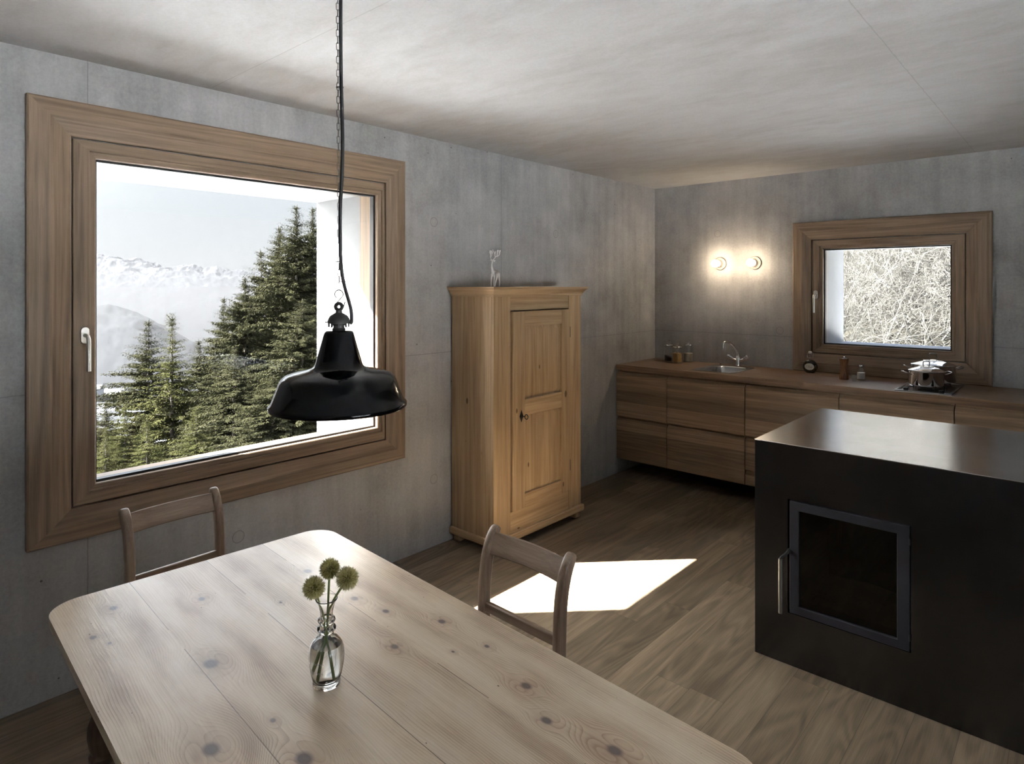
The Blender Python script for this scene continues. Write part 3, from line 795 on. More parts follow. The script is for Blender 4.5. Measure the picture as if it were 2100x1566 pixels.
# S-hook
def onlamp(r, f, z): return Vector((LC[0], LC[1], 0)) + RGT * r + FWD * f + Vector((0, 0, z))
hk = []
for k in range(19):
    a = math.radians(-120 - k * 270 / 18 + 0)
    hk.append(onlamp(0.0085 * math.cos(a), 0, 1.5335 + 0.0085 * math.sin(a)))
hk += [onlamp(0.002, 0, 1.523), onlamp(-0.005, 0, 1.515), onlamp(-0.0075, 0, 1.509), onlamp(-0.004, 0.0, 1.5015), onlamp(0.003, 0, 1.500), onlamp(0.009, 0, 1.506), onlamp(0.0125, 0, 1.518)]
obj('s_hook', MB().tube(hk, 0.0011, 8), m_iron, lamp)
mb = MB(); zc = 1.5415; kk = 0
while zc < H - 0.004:
    hl = 0.0078; hr = 0.0030; pts = []
    d = (RGT + FWD * 0.55).normalized() if kk % 2 == 0 else (FWD - RGT * 0.45).normalized()
    for j in range(16):
        a = 2 * PI * j / 16; yy_ = math.sin(a) * hr + (hl - hr if math.sin(a) > 0 else -(hl - hr))
        sway = 0.0015 * math.sin(zc * 5)
        q = onlamp(-0.001 + sway, 0, zc + hl + yy_) + d * (math.cos(a) * hr)
        pts.append(q)
    mb.tube(pts, 0.00075, 6, closed=True); zc += 0.0136; kk += 1
obj('chain', mb, m_chain, lamp)
cab = [(0.0235, 1.4745), (0.0265, 1.477), (0.0268, 1.487), (0.0255, 1.502), (0.021, 1.520), (0.0150, 1.540), (0.0100, 1.560), (0.0062, 1.585), (0.0040, 1.62), (0.0035, 1.67), (0.0042, 1.72), (0.0075, 1.78), (0.0085, 1.85), (0.0068, 1.92), (0.0050, 2.0), (0.0048, 2.13), (0.006, 2.25), (0.004, 2.35), (0.003, H - 0.003)]
# smooth the cable
def smooth_pts(P, n=6):
    P = [Vector(p) for p in P]; out_ = []
    for i in range(len(P) - 1):
        p0, p1, p2, p3 = P[max(i - 1, 0)], P[i], P[i + 1], P[min(i + 2, len(P) - 1)]
        for k in range(n):
            s = k / n
            out_.append(0.5 * ((2 * p1) + (-p0 + p2) * s + (2 * p0 - 5 * p1 + 4 * p2 - p3) * s * s + (-p0 + 3 * p1 - 3 * p2 + p3) * s ** 3))
    out_.append(P[-1]); return out_
obj('cable', MB().tube(smooth_pts([onlamp(r, -0.003, z) for r, z in cab]), 0.0037, 12), m_cable, lamp)
mb = MB()
for z_, r_ in ((1.955, 0.0055), (1.60, 0.0038), (1.56, 0.010)):
    pts = [onlamp(r_ - 0.003 + 0.0072 * math.cos(a), -0.002 + 0.0045 * math.sin(a), z_) for a in [2 * PI * k / 14 for k in range(14)]]
    obj('cable_tie', MB().tube(pts, 0.0009, 6, closed=True), m_cable, lamp)

obj('ceiling_hook', MB().tube([onlamp(0, 0, H), onlamp(0, 0, H - 0.02)], 0.003, 8).lathe([(0.025, 0), (0.025, 0.008), (0.004, 0.012)][::-1], (LC[0], LC[1], H - 0.012), 24), m_iron, lamp)
obj('light_bulb', MB().sphere((LC[0], LC[1], 1.385), 0.024, 20, 14).tube([(LC[0], LC[1], 1.40), (LC[0], LC[1], 1.455)], 0.013, 16), m_white, lamp)

# ------------------------------------------------------------------ vase and flowers
VX, VY, TZ = 1.768, -4.437, 0.7602
vase = thing('glass_vase', 'small clear glass carafe vase with ringed neck on the pine table', 'vase', (VX, VY, TZ))
vo_ = [(0.0002, 0.0), (0.024, 0.0), (0.0262, 0.002), (0.0268, 0.006), (0.0262, 0.010), (0.0285, 0.016), (0.0325, 0.035), (0.0345, 0.052), (0.0338, 0.068), (0.030, 0.080), (0.0235, 0.089), (0.0165, 0.095), (0.0135, 0.100), (0.0130, 0.1035), (0.0175, 0.107), (0.0185, 0.1105), (0.0170, 0.114), (0.0125, 0.117), (0.0122, 0.1205), (0.0162, 0.1235), (0.0172, 0.127), (0.0155, 0.1305), (0.0125, 0.133), (0.0125, 0.142), (0.0142, 0.152), (0.0175, 0.162), (0.0212, 0.1675), (0.0212, 0.169)]
vi_ = [(0.0195, 0.169), (0.0160, 0.163), (0.0125, 0.152), (0.0106, 0.142), (0.0104, 0.120), (0.0110, 0.100), (0.0150, 0.093), (0.0215, 0.0865), (0.0280, 0.078), (0.0318, 0.068), (0.0326, 0.052), (0.0306, 0.035), (0.0265, 0.017), (0.020, 0.0085), (0.0002, 0.007)]
def dens(P, n=3): return [(p.x, p.y) for p in smooth_pts([(a, b, 0) for a, b in P], n)]
vb = obj('vase_body', MB().lathe(dens(vo_) + dens(vi_), (VX, VY, TZ), 64), m_glass, vase, sharp=80, weld=True)
wp = [(0.0002, 0.0072), (0.0198, 0.0088), (0.0262, 0.0172), (0.0303, 0.035), (0.0323, 0.052), (0.0315, 0.068), (0.0277, 0.0780), (0.0277, 0.0782), (0.0002, 0.0782)]
obj('water', MB().lathe(wp, (VX, VY, TZ), 64), m_water, vase, sharp=40, weld=True)
# etched ornament on the glass
mb = MB()
for k in range(5):
    a0 = -1.1 + k * 0.16
    for s in (-1, 1):
        pts = []
        for j in range(12):
            b_ = j / 11 * 5.0; rr_ = 0.0035 * (1 - j / 14)
            ang = a0 + s * rr_ * math.cos(b_) * 25; zz = 0.046 + s * 0.009 + rr_ * math.sin(b_)
            pts.append((VX + 0.0343 * math.cos(ang - 0.35), VY + 0.0343 * math.sin(ang - 0.35), TZ + zz))
        mb.tube(pts, 0.00035, 4)
obj('etched_ornament', mb, m_white, vase)

m_stem = flat('green_stem', (0.24, 0.29, 0.09), 0.5, noise=0.15)
def head_mat():
    m, t, b, out = newmat('seed_head')
    tcn = node(t, 'ShaderNodeTexCoord')
    ln = node(t, 'ShaderNodeVectorMath', {0: tcn.outputs['Object']}, operation='LENGTH')
    nz = node(t, 'ShaderNodeTexNoise', {'Vector': tcn.outputs['Object'], 'Scale': 260.0})
    g = M(t, 'ADD', M(t, 'MULTIPLY', ln.outputs['Value'], 1 / 0.0245), M(t, 'MULTIPLY_ADD', nz.outputs[0], 0.3, -0.15))
    c = ramp(t, g, [(0.42, (0.20, 0.17, 0.04)), (0.68, (0.48, 0.43, 0.14)), (1.0, (0.78, 0.70, 0.46))])
    t.links.new(c, b.inputs['Base Color']); b.inputs['Roughness'].default_value = 0.6
    return m
m_head = head_mat()
rng = random.Random(5)
def spiky(r, n, seed):
    rg = random.Random(seed); mb = MB(); mb.sphere((0, 0, 0), r * 0.50, 20, 12)
    for i in range(n):
        z = 1 - 2 * (i + 0.5) / n; a = i * 2.39996; q = math.sqrt(1 - z * z)
        d = Vector((q * math.cos(a) + rg.uniform(-.1, .1), q * math.sin(a) + rg.uniform(-.1, .1), z + rg.uniform(-.1, .1))).normalized()
        L = r * rg.uniform(0.86, 1.10); t1 = d.cross(Vector((0.3, 0.5, 0.8))).normalized(); t2 = d.cross(t1)
        bend = (t1 * rg.uniform(-1, 1) + t2 * rg.uniform(-1, 1)) * r * 0.10
        w = r * 0.030
        b0 = d * (r * 0.42); m1 = d * (r * 0.72) + bend * 0.4; tip = d * L + bend
        vs = []
        for c_, ww in ((b0, w), (m1, w * 1.25)):
            for k in range(3):
                an = 2 * PI * k / 3; vs.append(c_ + t1 * (ww * math.cos(an)) + t2 * (ww * math.sin(an)))
        vs.append(tip)
        mb.add(vs, [(0, 1, 4, 3), (1, 2, 5, 4), (2, 0, 3, 5), (3, 4, 6), (4, 5, 6), (5, 3, 6)], 0, False)
    return mb
FL = [((-0.0255, 0.000, 0.190), 0.0235, (-0.008, 0.0, 0.14), (0.010, 0.004, 0.010), 'front left spiky green flower in the glass vase, lowest of the three'),
      ((0.000, 0.022, 0.218), 0.0215, (0.0005, 0.006, 0.14), (-0.022, 0.002, 0.013), 'rear spiky green flower in the glass vase, tallest of the three'),
      ((0.040, 0.004, 0.207), 0.0240, (0.0065, -0.003, 0.15), (-0.012, -0.004, 0.012), 'right hand spiky green flower in the glass vase')]
FL[0] = (FL[0][0], FL[0][1], FL[0][2], (0.011, 0.0, 0.012), FL[0][4])
for i, (hd, r, mid, ft, lab) in enumerate(FL):
    W3 = lambda p: Vector((VX, VY, TZ)) + RGT * p[0] + FWD * p[1] + Vector((0, 0, p[2]))
    base = W3(ft)
    fl = thing('flower', lab, 'flower', base, 'spiky flowers in the vase')
    tip = W3(hd)
    pts = smooth_pts([base, W3((ft[0] * 0.45 + mid[0] * 0.1, ft[1] * .5, 0.065)), W3((mid[0] * 0.2, mid[1] * 0.2 + ft[1] * 0.1 + (i - 1) * 0.003, 0.105)), W3(mid), tip], 5)
    obj('stem', MB().tube(pts, 0.0023, 8), m_stem, fl)
    h_ = MB(); src = spiky(r, 900, 11 + i); h_ = src
    ho = obj('flower_head', h_, m_head, fl, local=True, sm=False)
    ho.location = tip - base

# ------------------------------------------------------------------ cupboard
wd = thing('cupboard', 'old honey coloured pine cupboard with one panelled door against the concrete wall', 'cupboard', (0.19, -2.065, 0))
Y0, Y1, XF = -2.487, -1.640, 0.365
mb = MB()
mb.box(0.012, XF - 0.022, Y0, Y0 + 0.022, 0.085, 1.50, 2)          # side panels
mb.box(0.012, XF - 0.022, Y1 - 0.022, Y1, 0.085, 1.50, 2)
mb.box(0.012, 0.02, Y0 + 0.022, Y1 - 0.022, 0.085, 1.50, 0)
mb.box(0.02, XF - 0.022, Y0 + 0.022, Y1 - 0.022, 0.085, 0.105, 1)
obj('carcass', mb, [pine_z, pine_y, pine_s], wd)
mb = MB()
mb.box(XF - 0.022, XF, Y0, -2.342, 0.085, 1.50, 0)                  # wide stiles left and right of the door
mb.box(XF - 0.022, XF, -1.773, Y1, 0.085, 1.50, 0)
mb.box(XF - 0.022, XF - 0.003, -2.342, -1.773, 1.405, 1.50, 1)
mb.box(XF - 0.022, XF - 0.002, -2.342, -1.773, 0.085, 0.212, 1)
obj('face_frame', mb, [pine_z, pine_y], wd, bevel=0.0015)
# crown: cove profile swept round front and two sides
def sweep(name, prof, mats, par, x0=0.012, bev=0):
    """prof (offset, z) swept along left side, front, right side with mitres"""
    mb = MB(); rows = []
    for off, z in prof:
        rows.append([(x0, Y0 - off, z), (XF + off, Y0 - off, z), (XF + off, Y1 + off, z), (x0, Y1 + off, z)])
    for a, b_ in zip(rows[:-1], rows[1:]):
        for k, mi in ((0, 1), (1, 0), (2, 1)):
            mb.add([a[k], a[k + 1], b_[k + 1], b_[k]], [(0, 1, 2, 3)], mi)
    mb.add(rows[-1], [(0, 1, 2, 3)], 0); mb.add(rows[0], [(3, 2, 1, 0)], 0)
    for e_ in (0, 3):
        mb.add([r[e_] for r in rows], [tuple(range(len(rows)))], 1)
    return obj(name, mb, mats, par, sharp=30)
sweep('crown', [(0.002, 1.488), (0.006, 1.490), (0.007, 1.500), (0.012, 1.503), (0.016, 1.512), (0.024, 1.523), (0.034, 1.531), (0.036, 1.533), (0.036, 1.541), (0.040, 1.5415), (0.040, 1.5455)], [pine_y, pine_x], wd)
sweep('base_moulding', [(0.001, 0.088), (0.013, 0.088), (0.017, 0.083), (0.017, 0.052), (0.014, 0.046), (0.001, 0.046)][::-1], [pine_y, pine_x], wd)
for (a, b_) in ((0.02, Y0 + 0.005), (0.02, Y1 - 0.055), (XF - 0.052, Y0 + 0.005), (XF - 0.052, Y1 - 0.055)):
    f_ = MB(); f_.box(a, a + 0.05, b_, b_ + 0.05, 0.001, 0.06); obj('foot', f_, pine_z, wd, bevel=0.006)
dr = MB(); dx0, dx1 = XF - 0.016, XF + 0.014
DY0, DY1, DZ0, DZ1 = -2.338, -1.777, 0.216, 1.400
PY0, PY1 = -2.228, -1.865
dr.box(dx0, dx1, DY0, PY0, DZ0, DZ1, 0); dr.box(dx0, dx1, PY1, DY1, DZ0, DZ1, 0)
dr.box(dx0, dx1, PY0, PY1, 1.308, DZ1, 1); dr.box(dx0, dx1, PY0, PY1, 0.770, 0.869, 1); dr.box(dx0, dx1, PY0, PY1, DZ0, 0.300, 1)
door = obj('door', dr, [pine_z, pine_y], wd, bevel=0.003)
for (a, b_) in ((0.869, 1.308), (0.300, 0.770)):
    p = MB(); x_in = XF + 0.001
    p.box(dx0, x_in, PY0, PY1, a, b_)
    # raised field with sloping borders
    bz = 0.03
    o_ = [(PY0 + 0.006, a + 0.006), (PY1 - 0.006, a + 0.006), (PY1 - 0.006, b_ - 0.006), (PY0 + 0.006, b_ - 0.006)]
    i_ = [(PY0 + bz, a + bz), (PY1 - bz, a + bz), (PY1 - bz, b_ - bz), (PY0 + bz, b_ - bz)]
    vs = [(x_in + 0.0003, *q) for q in o_] + [(x_in + 0.006, *q) for q in i_]
    p.add(vs, [(0, 1, 5, 4), (1, 2, 6, 5), (2, 3, 7, 6), (3, 0, 4, 7), (4, 5, 6, 7)])
    obj('door_panel', p, pine_z, door, sm=False)
es = MB(); yk, zk = -2.262, 0.772
dia = [(yk, zk - 0.034), (yk + 0.016, zk), (yk, zk + 0.034), (yk - 0.016, zk)]
es.add([(dx1 + 0.0001, *q) for q in dia] + [(dx1 + 0.003, *q) for q in dia], [(4, 5, 6, 7), (0, 1, 5, 4), (1, 2, 6, 5), (2, 3, 7, 6), (3, 0, 4, 7)])
esc = obj('keyhole_plate', es, m_iron, door, sm=False)
ky = MB().tube([(dx1 + 0.002, yk + 0.002, zk), (dx1 + 0.028, yk + 0.004, zk)], 0.003, 8)
ky.tube([(dx1 + 0.037 + 0.010 * math.cos(a), yk + 0.004 + 0.003 * math.cos(a), zk + 0.014 * math.sin(a)) for a in [2 * PI * k / 20 for k in range(20)]], 0.0026, 8, closed=True)
obj('key', ky, m_iron, door)
hg = MB()
for z_ in (1.25, 0.38): obj('hinge', MB().tube([(dx1 - 0.004, DY1 + 0.002, z_ - 0.035), (dx1 - 0.004, DY1 + 0.002, z_ + 0.035)], 0.0045, 10), m_iron, door)

# ------------------------------------------------------------------ silver reindeer on the cupboard
DX, DY, DZ = 0.235, -2.345, 1.546
rd = thing('reindeer_figurine', 'tall slender silver reindeer figurine standing on top of the pine cupboard', 'figurine', (DX, DY, DZ))
def dp(a, z, f=0.0): return Vector((DX, DY, DZ)) + RGT * a + FWD * f + Vector((0, 0, z))
mb = MB()
def tb(P, R, seg=12): 
    P2 = smooth_pts(P, 5); n = len(P2); RR = [np.interp(i / (n - 1) * (len(R) - 1), range(len(R)), R) for i in range(n)]
    mb.tube(P2, RR, seg)
    mb.sphere(P2[0], RR[0], 10, 6); mb.sphere(P2[-1], RR[-1], 10, 6)
tb([dp(-0.007, 0.067, -0.008), dp(-0.004, 0.088, -0.004), dp(0.010, 0.090, 0.004), dp(0.022, 0.083, 0.012), dp(0.027, 0.070, 0.014)], [0.006, 0.0125, 0.0095, 0.0100, 0.006], 14)
tb([dp(-0.007, 0.078, -0.006), dp(-0.013, 0.105, -0.010), dp(-0.016, 0.130, -0.010), dp(-0.013, 0.152, -0.008)], [0.0125, 0.008, 0.0055, 0.0052])
tb([dp(-0.014, 0.156, -0.008), dp(-0.007, 0.158, -0.012), dp(0.002, 0.152, -0.018)], [0.0062, 0.0060, 0.0032])
tb([dp(-0.006, 0.160, -0.004), dp(0.006, 0.159, 0.004)], [0.0030, 0.0018], 8); tb([dp(-0.016, 0.160, -0.012), dp(-0.024, 0.161, -0.020)], [0.0030, 0.0018], 8)
for a0, f0, a1, f1, kn in ((-0.014, -0.012, -0.0185, -0.016, -0.002), (-0.002, -0.004, -0.002, -0.002, 0.001)):
    tb([dp(a0, 0.075, f0), dp((a0 + a1) / 2 + kn, 0.042, (f0 + f1) / 2), dp(a1, 0.0045, f1)], [0.0070, 0.0034, 0.0030])
for a0, f0, a1, f1 in ((0.020, 0.006, 0.0045, 0.004), (0.026, 0.014, 0.031, 0.020)):
    tb([dp(a0, 0.078, f0), dp(a0 * 0.7 + a1 * 0.3, 0.056, f0), dp(a0 * 0.25 + a1 * 0.75 + 0.0015, 0.034, f1), dp(a1, 0.0045, f1)], [0.0085, 0.0055, 0.0034, 0.0030])
AR = [0.0026, 0.0023, 0.0019]
tb([dp(-0.010, 0.160, -0.006), dp(0.002, 0.172, -0.002), dp(0.010, 0.182, 0.002), dp(0.022, 0.186, 0.006), dp(0.032, 0.197, 0.010), dp(0.033, 0.220, 0.010)], AR, 8)
for P in ([dp(0.006, 0.178, 0), dp(0.004, 0.196, -0.004), dp(0.008, 0.214, -0.004)], [dp(0.016, 0.184, 0.004), dp(0.019, 0.204, 0.004), dp(0.020, 0.222, 0.004)],
          [dp(0.004, 0.196, -0.004), dp(-0.002, 0.214, -0.004)], [dp(0.019, 0.205, 0.004), dp(0.025, 0.220, 0.003)], [dp(0.032, 0.205, 0.010), dp(0.037, 0.220, 0.012)]):
    tb(P, AR, 8)
tb([dp(-0.014, 0.160, -0.010), dp(-0.021, 0.172, -0.018), dp(-0.022, 0.190, -0.026), dp(-0.020, 0.216, -0.030)], AR, 8)
for P in ([dp(-0.021, 0.176, -0.020), dp(-0.014, 0.192, -0.030), dp(-0.015, 0.214, -0.034)], [dp(-0.014, 0.196, -0.030), dp(-0.007, 0.210, -0.036), dp(-0.008, 0.224, -0.038)], [dp(-0.022, 0.194, -0.026), dp(-0.027, 0.206, -0.020), dp(-0.026, 0.218, -0.018)]):
    tb(P, AR, 8)
obj('body', mb, m_silver, rd, sharp=80)

# ------------------------------------------------------------------ kitchen run
YK = -0.642; ZB, ZT0, ZT1 = 0.130, 0.862, 0.903
cols = [0.002, 0.463, 1.079, 1.697, 2.318, 2.938, 3.56]
wt = MB()
SX0, SX1, SY0, SY1 = 0.625, 0.955, -0.555, -0.125      # sink cut-out
HX0, HX1, HY0, HY1 = 2.003, 2.300, -0.596, -0.088      # hob cut-out
def slab_with_holes(mb, x0, x1, y0, y1, z0, z1, holes):
    xs = sorted({x0, x1, *[h[0] for h in holes], *[h[1] for h in holes]}); ys = sorted({y0, y1, *[h[2] for h in holes], *[h[3] for h in holes]})
    ins = lambda a, c: any(h[0] < a < h[1] and h[2] < c < h[3] for h in holes)
    for i in range(len(xs) - 1):
        for j in range(len(ys) - 1):
            if ins((xs[i] + xs[i + 1]) / 2, (ys[j] + ys[j + 1]) / 2): continue
            for z in (z0, z1): mb.add([(xs[i], ys[j], z), (xs[i + 1], ys[j], z), (xs[i + 1], ys[j + 1], z), (xs[i], ys[j + 1], z)], [(0, 1, 2, 3)])
    for h in holes + [(x0, x1, y0, y1)]:
        c = [(h[0], h[2]), (h[1], h[2]), (h[1], h[3]), (h[0], h[3])]
        for k in range(4):
            a, d = c[k], c[(k + 1) % 4]
            mb.add([(a[0], a[1], z0), (d[0], d[1], z0), (d[0], d[1], z1), (a[0], a[1], z1)], [(0, 1, 2, 3)])
slab_with_holes(wt, 0.002, 3.56, YK, -0.003, ZT0, ZT1, [(SX0 + 0.012, SX1 - 0.012, SY0 + 0.012, SY1 - 0.012), (HX0 + 0.012, HX1 - 0.012, HY0 + 0.012, HY1 - 0.012)])
tag(obj('worktop', wt, m_ktop, weld=True, sm=False), 'long oak kitchen worktop running along the back wall under the small window', 'worktop')
labs = ['narrow oak wall-hung drawer unit nearest the room corner', 'oak wall-hung drawer unit beneath the steel sink', 'oak kitchen unit right of the sink, partly behind the steel stove',
        'oak kitchen unit below the window with pepper mill above', 'oak kitchen unit below the gas hob and pots', 'rightmost oak kitchen unit in view, behind the steel stove']
def drawer_front(par, x0, x1, z0, z1, name='drawer'):
    mb = MB(); g = 0.0025
    x0 += g; x1 -= g; ch = 0.026
    # front board whose top edge slopes back as a finger grip
    P = [(YK + 0.004, z0 + g), (YK + 0.004, z1 - ch), (YK + 0.026, z1 - g - 0.002), (YK + 0.030, z1 - g - 0.002), (YK + 0.030, z0 + g)]
    vs = [(x0, *p) for p in P] + [(x1, *p) for p in P]; n = len(P)
    mb.add(vs, [(i, (i + 1) % n, n + (i + 1) % n, n + i) for i in range(n)] + [tuple(range(n)), tuple(range(n, 2 * n))])
    return obj(name, mb, m_kfront, par, bevel=0.001, sm=False)
for i in range(6):
    c = thing('kitchen_cabinet', labs[i], 'cabinet', ((cols[i] + cols[i + 1]) / 2, -0.3, ZB), 'oak kitchen units under the worktop')
    mb = MB(); a, b_ = cols[i] + 0.001, cols[i + 1] - 0.001
    mb.box(a, a + 0.018, YK + 0.034, -0.004, ZB, ZT0 - 0.001); mb.box(b_ - 0.018, b_, YK + 0.034, -0.004, ZB, ZT0 - 0.001)
    mb.box(a + 0.018, b_ - 0.018, YK + 0.034, -0.004, ZB, ZB + 0.018); mb.box(a + 0.018, b_ - 0.018, -0.022, -0.004, ZB + 0.018, ZT0 - 0.001)
    mb.box(a + 0.018, b_ - 0.018, YK + 0.040, YK + 0.052, ZB + 0.018, ZT0 - 0.001)
    obj('carcass', mb, m_kfront, c)
    drawer_front(c, cols[i], cols[i + 1], 0.480, ZT0 - 0.012)
    if i == 2:
        drawer_front(c, cols[i], cols[i + 1], 0.237, 0.471); drawer_front(c, cols[i], cols[i + 1], ZB, 0.235)
    else:
        drawer_front(c, cols[i], cols[i + 1], ZB, 0.471)

# sink
sk = thing('kitchen_sink', 'small inset stainless steel sink in the oak worktop', 'sink', ((SX0 + SX1) / 2, (SY0 + SY1) / 2, ZT1))
def rr_loop(x0, x1, y0, y1, r, z, n=6):
    pts = round_rect((x1 - x0) / 2, (y1 - y0) / 2, r, n); return [((x0 + x1) / 2 + p[0], (y0 + y1) / 2 + p[1], z) for p in pts]
rings = [rr_loop(SX0, SX1, SY0, SY1, 0.02, ZT1 + 0.0005), rr_loop(SX0 + 0.001, SX1 - 0.001, SY0 + 0.001, SY1 - 0.001, 0.02, ZT1 + 0.004), rr_loop(SX0 + 0.022, SX1 - 0.022, SY0 + 0.022, SY1 - 0.022, 0.06, ZT1 + 0.003),
         rr_loop(SX0 + 0.030, SX1 - 0.030, SY0 + 0.030, SY1 - 0.030, 0.07, ZT1 - 0.006), rr_loop(SX0 + 0.035, SX1 - 0.035, SY0 + 0.035, SY1 - 0.035, 0.07, ZT1 - 0.13), rr_loop(SX0 + 0.06, SX1 - 0.06, SY0 + 0.06, SY1 - 0.06, 0.06, ZT1 - 0.15)]
mb = MB()
for a, b_ in zip(rings[:-1], rings[1:]):
    n = len(a); mb.add(a + b_, [(i, (i + 1) % n, n + (i + 1) % n, n + i) for i in range(n)])
mb.add(rings[-1], [tuple(range(len(rings[-1])))])
obj('basin', mb, m_bsteel, sk, sharp=50, weld=True)
obj('drain', MB().lathe([(0.028, 0.0), (0.028, 0.003), (0.02, 0.003), (0.018, 0.0015), (0.0005, 0.0015)], ((SX0 + SX1) / 2, (SY0 + SY1) / 2, ZT1 - 0.1495), 24), m_chrome, sk)
obj('waste_knob', MB().lathe([(0.007, 0), (0.007, 0.006), (0.009, 0.008), (0.009, 0.014), (0.0005, 0.016)], (0.66, -0.10, ZT1), 16), m_chrome, sk)
# tap
TX, TY = 0.795, -0.072
tp = thing('kitchen_tap', 'chrome two handled swan neck mixer tap behind the sink', 'tap', (TX, TY, ZT1))
mb = MB().lathe([(0.027, 0), (0.027, 0.006), (0.023, 0.010), (0.021, 0.03), (0.018, 0.05), (0.016, 0.075), (0.012, 0.085), (0.0005, 0.088)], (TX, TY, ZT1), 24)
mb.tube([(TX - 0.045, TY, ZT1 + 0.055), (TX, TY, ZT1 + 0.040), (TX + 0.045, TY, ZT1 + 0.055)], 0.013, 14)
obj('tap_body', mb, m_chrome, tp)
sp_ = smooth_pts([(TX, TY, ZT1 + 0.08), (TX - 0.004, TY - 0.012, ZT1 + 0.12), (TX - 0.018, TY - 0.045, ZT1 + 0.165), (TX - 0.038, TY - 0.090, ZT1 + 0.195), (TX - 0.052, TY - 0.125, ZT1 + 0.200), (TX - 0.060, TY - 0.142, ZT1 + 0.185), (TX - 0.062, TY - 0.146, ZT1 + 0.150)], 5)
obj('spout', MB().tube(sp_, 0.010, 14).lathe([(0.012, 0), (0.012, 0.016)], (TX - 0.062, TY - 0.146, ZT1 + 0.138), 16, cap0=True, cap1=True), m_chrome, tp)
for s in (-1, 1):
    a = Vector((TX + s * 0.045, TY, ZT1 + 0.055)); d = Vector((s * 0.75, -0.12, 0.62)).normalized()
    obj('tap_handle', MB().tube([a, a + d * 0.008, a + d * 0.014, a + d * 0.045, a + d * 0.052], [0.013, 0.016, 0.019, 0.017, 0.010], 14), m_chrome, tp)

# gas hob
hb = thing('gas_hob', 'narrow stainless steel gas hob set in the oak worktop under the pots', 'hob', ((HX0 + HX1) / 2, (HY0 + HY1) / 2, ZT1))
mb = MB(); R4 = lambda d, z: [(HX0 + d, HY0 + d, z), (HX1 - d, HY0 + d, z), (HX1 - d, HY1 - d, z), (HX0 + d, HY1 - d, z)]
rg_ = [R4(0, ZT1 + 0.0005), R4(0.001, ZT1 + 0.006), R4(0.012, ZT1 + 0.008), R4(0.020, ZT1 + 0.003)]
for a, b_ in zip(rg_[:-1], rg_[1:]): mb.add(a + b_, [(i, (i + 1) % 4, 4 + (i + 1) % 4, 4 + i) for i in range(4)])
mb.add(rg_[-1], [(0, 1, 2, 3)]); obj('hob_plate', mb, m_bsteel, hb, sm=False, weld=True)
BX = (HX0 + HX1) / 2
P1 = (2.150, -0.455); P2 = (2.150, -0.215)
for (bx, by) in (P1, P2):
    b_ = obj('burner', MB().lathe([(0.045, 0), (0.045, 0.006), (0.036, 0.008), (0.036, 0.014), (0.0005, 0.016)], (bx, by, ZT1 + 0.003), 28), m_iron, hb)
    g_ = MB()
    for k in range(4):
        a = PI / 4 + k * PI / 2; c_ = Vector((math.cos(a), math.sin(a), 0)); o_ = Vector((bx, by, ZT1))
        if k == 0: g_.tube([o_ + Vector((0.06 * math.cos(q_), 0.06 * math.sin(q_), 0.0235)) for q_ in [2 * PI * w_ / 32 for w_ in range(32)]], 0.0028, 8, closed=True)
        g_.tube([o_ + c_ * 0.115 + Vector((0, 0, 0.004)), o_ + c_ * 0.112 + Vector((0, 0, 0.022)), o_ + c_ * 0.10 + Vector((0, 0, 0.0235)), o_ + c_ * 0.035 + Vector((0, 0, 0.0235))], 0.0032, 8)
    obj('pan_support', g_, m_iron, hb)
for (kx, ky_) in ((2.060, -0.572), (2.245, -0.572)):
    obj('control_knob', MB().lathe([(0.014, 0), (0.013, 0.018), (0.0005, 0.019)], (kx, ky_, ZT1 + 0.004), 18), m_iron, hb)


